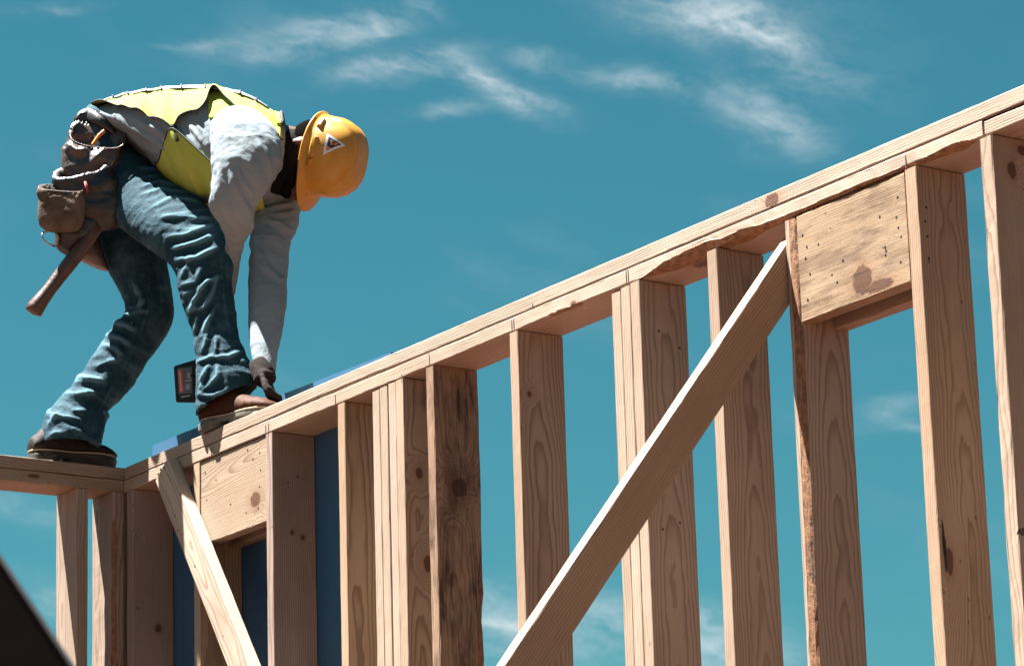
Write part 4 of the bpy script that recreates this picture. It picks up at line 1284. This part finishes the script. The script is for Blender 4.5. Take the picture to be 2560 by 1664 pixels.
# ------------------------------------------------------------------ tools
ham = empty('hammer', at(190, 640, PW + .05), label='wooden hammer handle slanting down out of the leather pouches', cat='hammer')
HW = leather('hickory_handle', (.045, .020, .013), (.085, .040, .026), .4, .4)
def ham_part(name, soup, mat):
    o = link(name, soup.mesh(name), mat, ham)
    o.matrix_parent_inverse = Matrix.Translation(-ham.location)
    return o
hs = Soup()
hpts = [((247, 555), 36, PW + .02), ((232, 580), 38, PW + .03), ((205, 618), 40, PW + .045), ((175, 657), 40, PW + .055), ((148, 692), 37, PW + .06), ((125, 722), 36, PW + .065), ((105, 748), 40, PW + .07), ((90, 768), 47, PW + .07), ((83, 781), 46, PW + .07)]
hs.tube([at(*p, w) for p, wd, w in hpts], [(wd / 2 / 850 * .98, wd / 2 / 850) for p, wd, w in hpts], 20, .25)
# the section is oval: turn so that the broad side faces the viewer
ham_part('handle', hs, HW)
hh = Soup()
c_ = at(262, 535, PW + .01)
ha = (at(300, 560, PW + .01) - at(230, 515, PW + .01)).normalized()
hh.tube([c_ - ha * .06, c_ - ha * .035, c_ - ha * .03, c_ + ha * .02, c_ + ha * .07], [.014, .014, .010, .011, (.004, .012)], 16, .1)
ham_part('head', hh, STEEL)

pen = empty('pencil', at(249, 336, PW - .01), label='orange flat pencil sticking up out of the top leather pouch', cat='pencil')
ps = Soup(); ps.tube([at(232, 362, PW + .0), at(247, 340, PW - .002), at(261, 327, PW - .004)], [(.0055, .0075)] * 3, 8, .05)
o_ = link('shaft', ps.mesh('shaft', False), plain('orange_paint', (.75, .20, .015), .4), pen); o_.matrix_parent_inverse = Matrix.Translation(-pen.location)

drill = empty('cordless_drill', at(500, 960, .26), label='black cordless drill with a chunky battery held behind the shin', cat='drill')
def dr_part(name, me, mat):
    o = link(name, me, mat, drill); o.matrix_parent_inverse = Matrix.Translation(-drill.location); return o
BLK = cloth('black_plastic', (.012, .012, .013), (.022, .022, .023), 200, .15, .45)
RED = plain('red_plastic', (.42, .02, .015), .4)
def slab(name, quad, w0, w1, bev=.004):
    """box through a quadrilateral of the photograph between two distances"""
    vs = [at(x, y, w1) for x, y in quad] + [at(x, y, w0) for x, y in quad]
    me = mesh(name, vs, [(0, 1, 2, 3), (7, 6, 5, 4), (0, 4, 5, 1), (1, 5, 6, 2), (2, 6, 7, 3), (3, 7, 4, 0)])
    bm = bmesh.new(); bm.from_mesh(me); bmesh.ops.recalc_face_normals(bm, faces=bm.faces)
    if bev: bmesh.ops.bevel(bm, geom=bm.edges[:], offset=bev, segments=3, affect='EDGES', profile=.5)
    bm.to_mesh(me); bm.free()
    return me
bat = dr_part('battery', slab('battery', [(434, 915), (500, 895), (500, 1006), (440, 1006)], .23, .32, .006), BLK)
def on_bat(name, quad, lift, mat):
    o = link(name, slab(name, quad, .315, .3208 + lift, 0), mat, bat); return o
GREYP = plain('grey_label', (.085, .09, .085), .5)
PALEP = plain('pale_print', (.26, .27, .26), .5)
on_bat('label', [(443, 920), (480, 917), (481, 982), (447, 986)], .0004, GREYP)
on_bat('red_band', [(445, 925), (454, 924), (459, 978), (449, 981)], .0012, plain('red_band', (.55, .08, .07), .45))
for k in range(6):
    y = 930 + k * 8
    on_bat('band_mark', [(447.5 + k * .7, y), (450.5 + k * .7, y - .3), (451.3 + k * .7, y + 5), (448.3 + k * .7, y + 5.3)], .0018, plain('band_mark', (.62, .42, .40), .5))
on_bat('label_print', [(467, 932), (475, 930), (476, 944), (468, 946)], .0012, PALEP)
on_bat('label_print', [(463, 950), (478, 948), (478, 952), (463, 954)], .0012, PALEP)
on_bat('label_print', [(464, 960), (474, 958.5), (474, 972), (464, 973.5)], .0012, PALEP)
on_bat('label_print', [(452, 990), (476, 986), (476, 990), (452, 994)], .0012, PALEP)
g_ = Soup(); g_.tube([at(495, 950, .28), at(515, 945, .275), at(540, 942, .27)], [(.024, .018), (.020, .016), (.024, .018)], 18, .1)
dr_part('grip', g_.mesh('grip'), BLK)
g_ = Soup(); g_.tube([at(548, 905, .25), at(549, 925, .25), at(551, 985, .25), at(552, 1010, .25)], [.022, .029, .029, .022], 22, .1)
dr_part('motor_housing', g_.mesh('motor_housing'), RED)
g_ = Soup(); g_.tube([at(552, 1008, .25), at(553, 1030, .25), at(554, 1045, .25)], [.018, .017, .008], 20, .1)
dr_part('chuck', g_.mesh('chuck'), STEEL)
g_ = Soup(); g_.tube([at(554, 1044, .25), at(556, 1066, .25)], [.0035, .003], 8, .1)
dr_part('bit', g_.mesh('bit'), STEEL)

# ------------------------------------------------------------------ dark board close to the camera
fg = empty('foreground_board', label='dark blurred board edge cutting across the bottom left corner in the foreground', cat='board')
def fgp(px, py, d): return CAM_POS + ray(px, py) * d
FD = 3.2
e0, e1 = fgp(-150, 1180, FD), fgp(172, 1662, FD)
ed = (e1 - e0).normalized()
nn = (R_F * -1 + Vector((0, 0, .0)))
inn = ed.cross(R_F).normalized()
if inn.dot(R_R) > 0: inn = -inn
A, B = e0 - ed * .25, e1 + ed * 2.2
th_ = R_F * .035
quad = [A, B, B + inn * 1.1, A + inn * 1.1]
me = mesh('panel', [p for p in quad] + [p + th_ for p in quad], [(0, 1, 2, 3), (7, 6, 5, 4), (0, 4, 5, 1), (1, 5, 6, 2), (2, 6, 7, 3), (3, 7, 4, 0)])
bm = bmesh.new(); bm.from_mesh(me); bmesh.ops.recalc_face_normals(bm, faces=bm.faces)
bmesh.ops.bevel(bm, geom=bm.edges[:], offset=.006, segments=2, affect='EDGES'); bm.to_mesh(me); bm.free()
link('panel', me, cloth('dark_stained_board', (.012, .012, .011), (.020, .019, .017), 40, .3), fg)
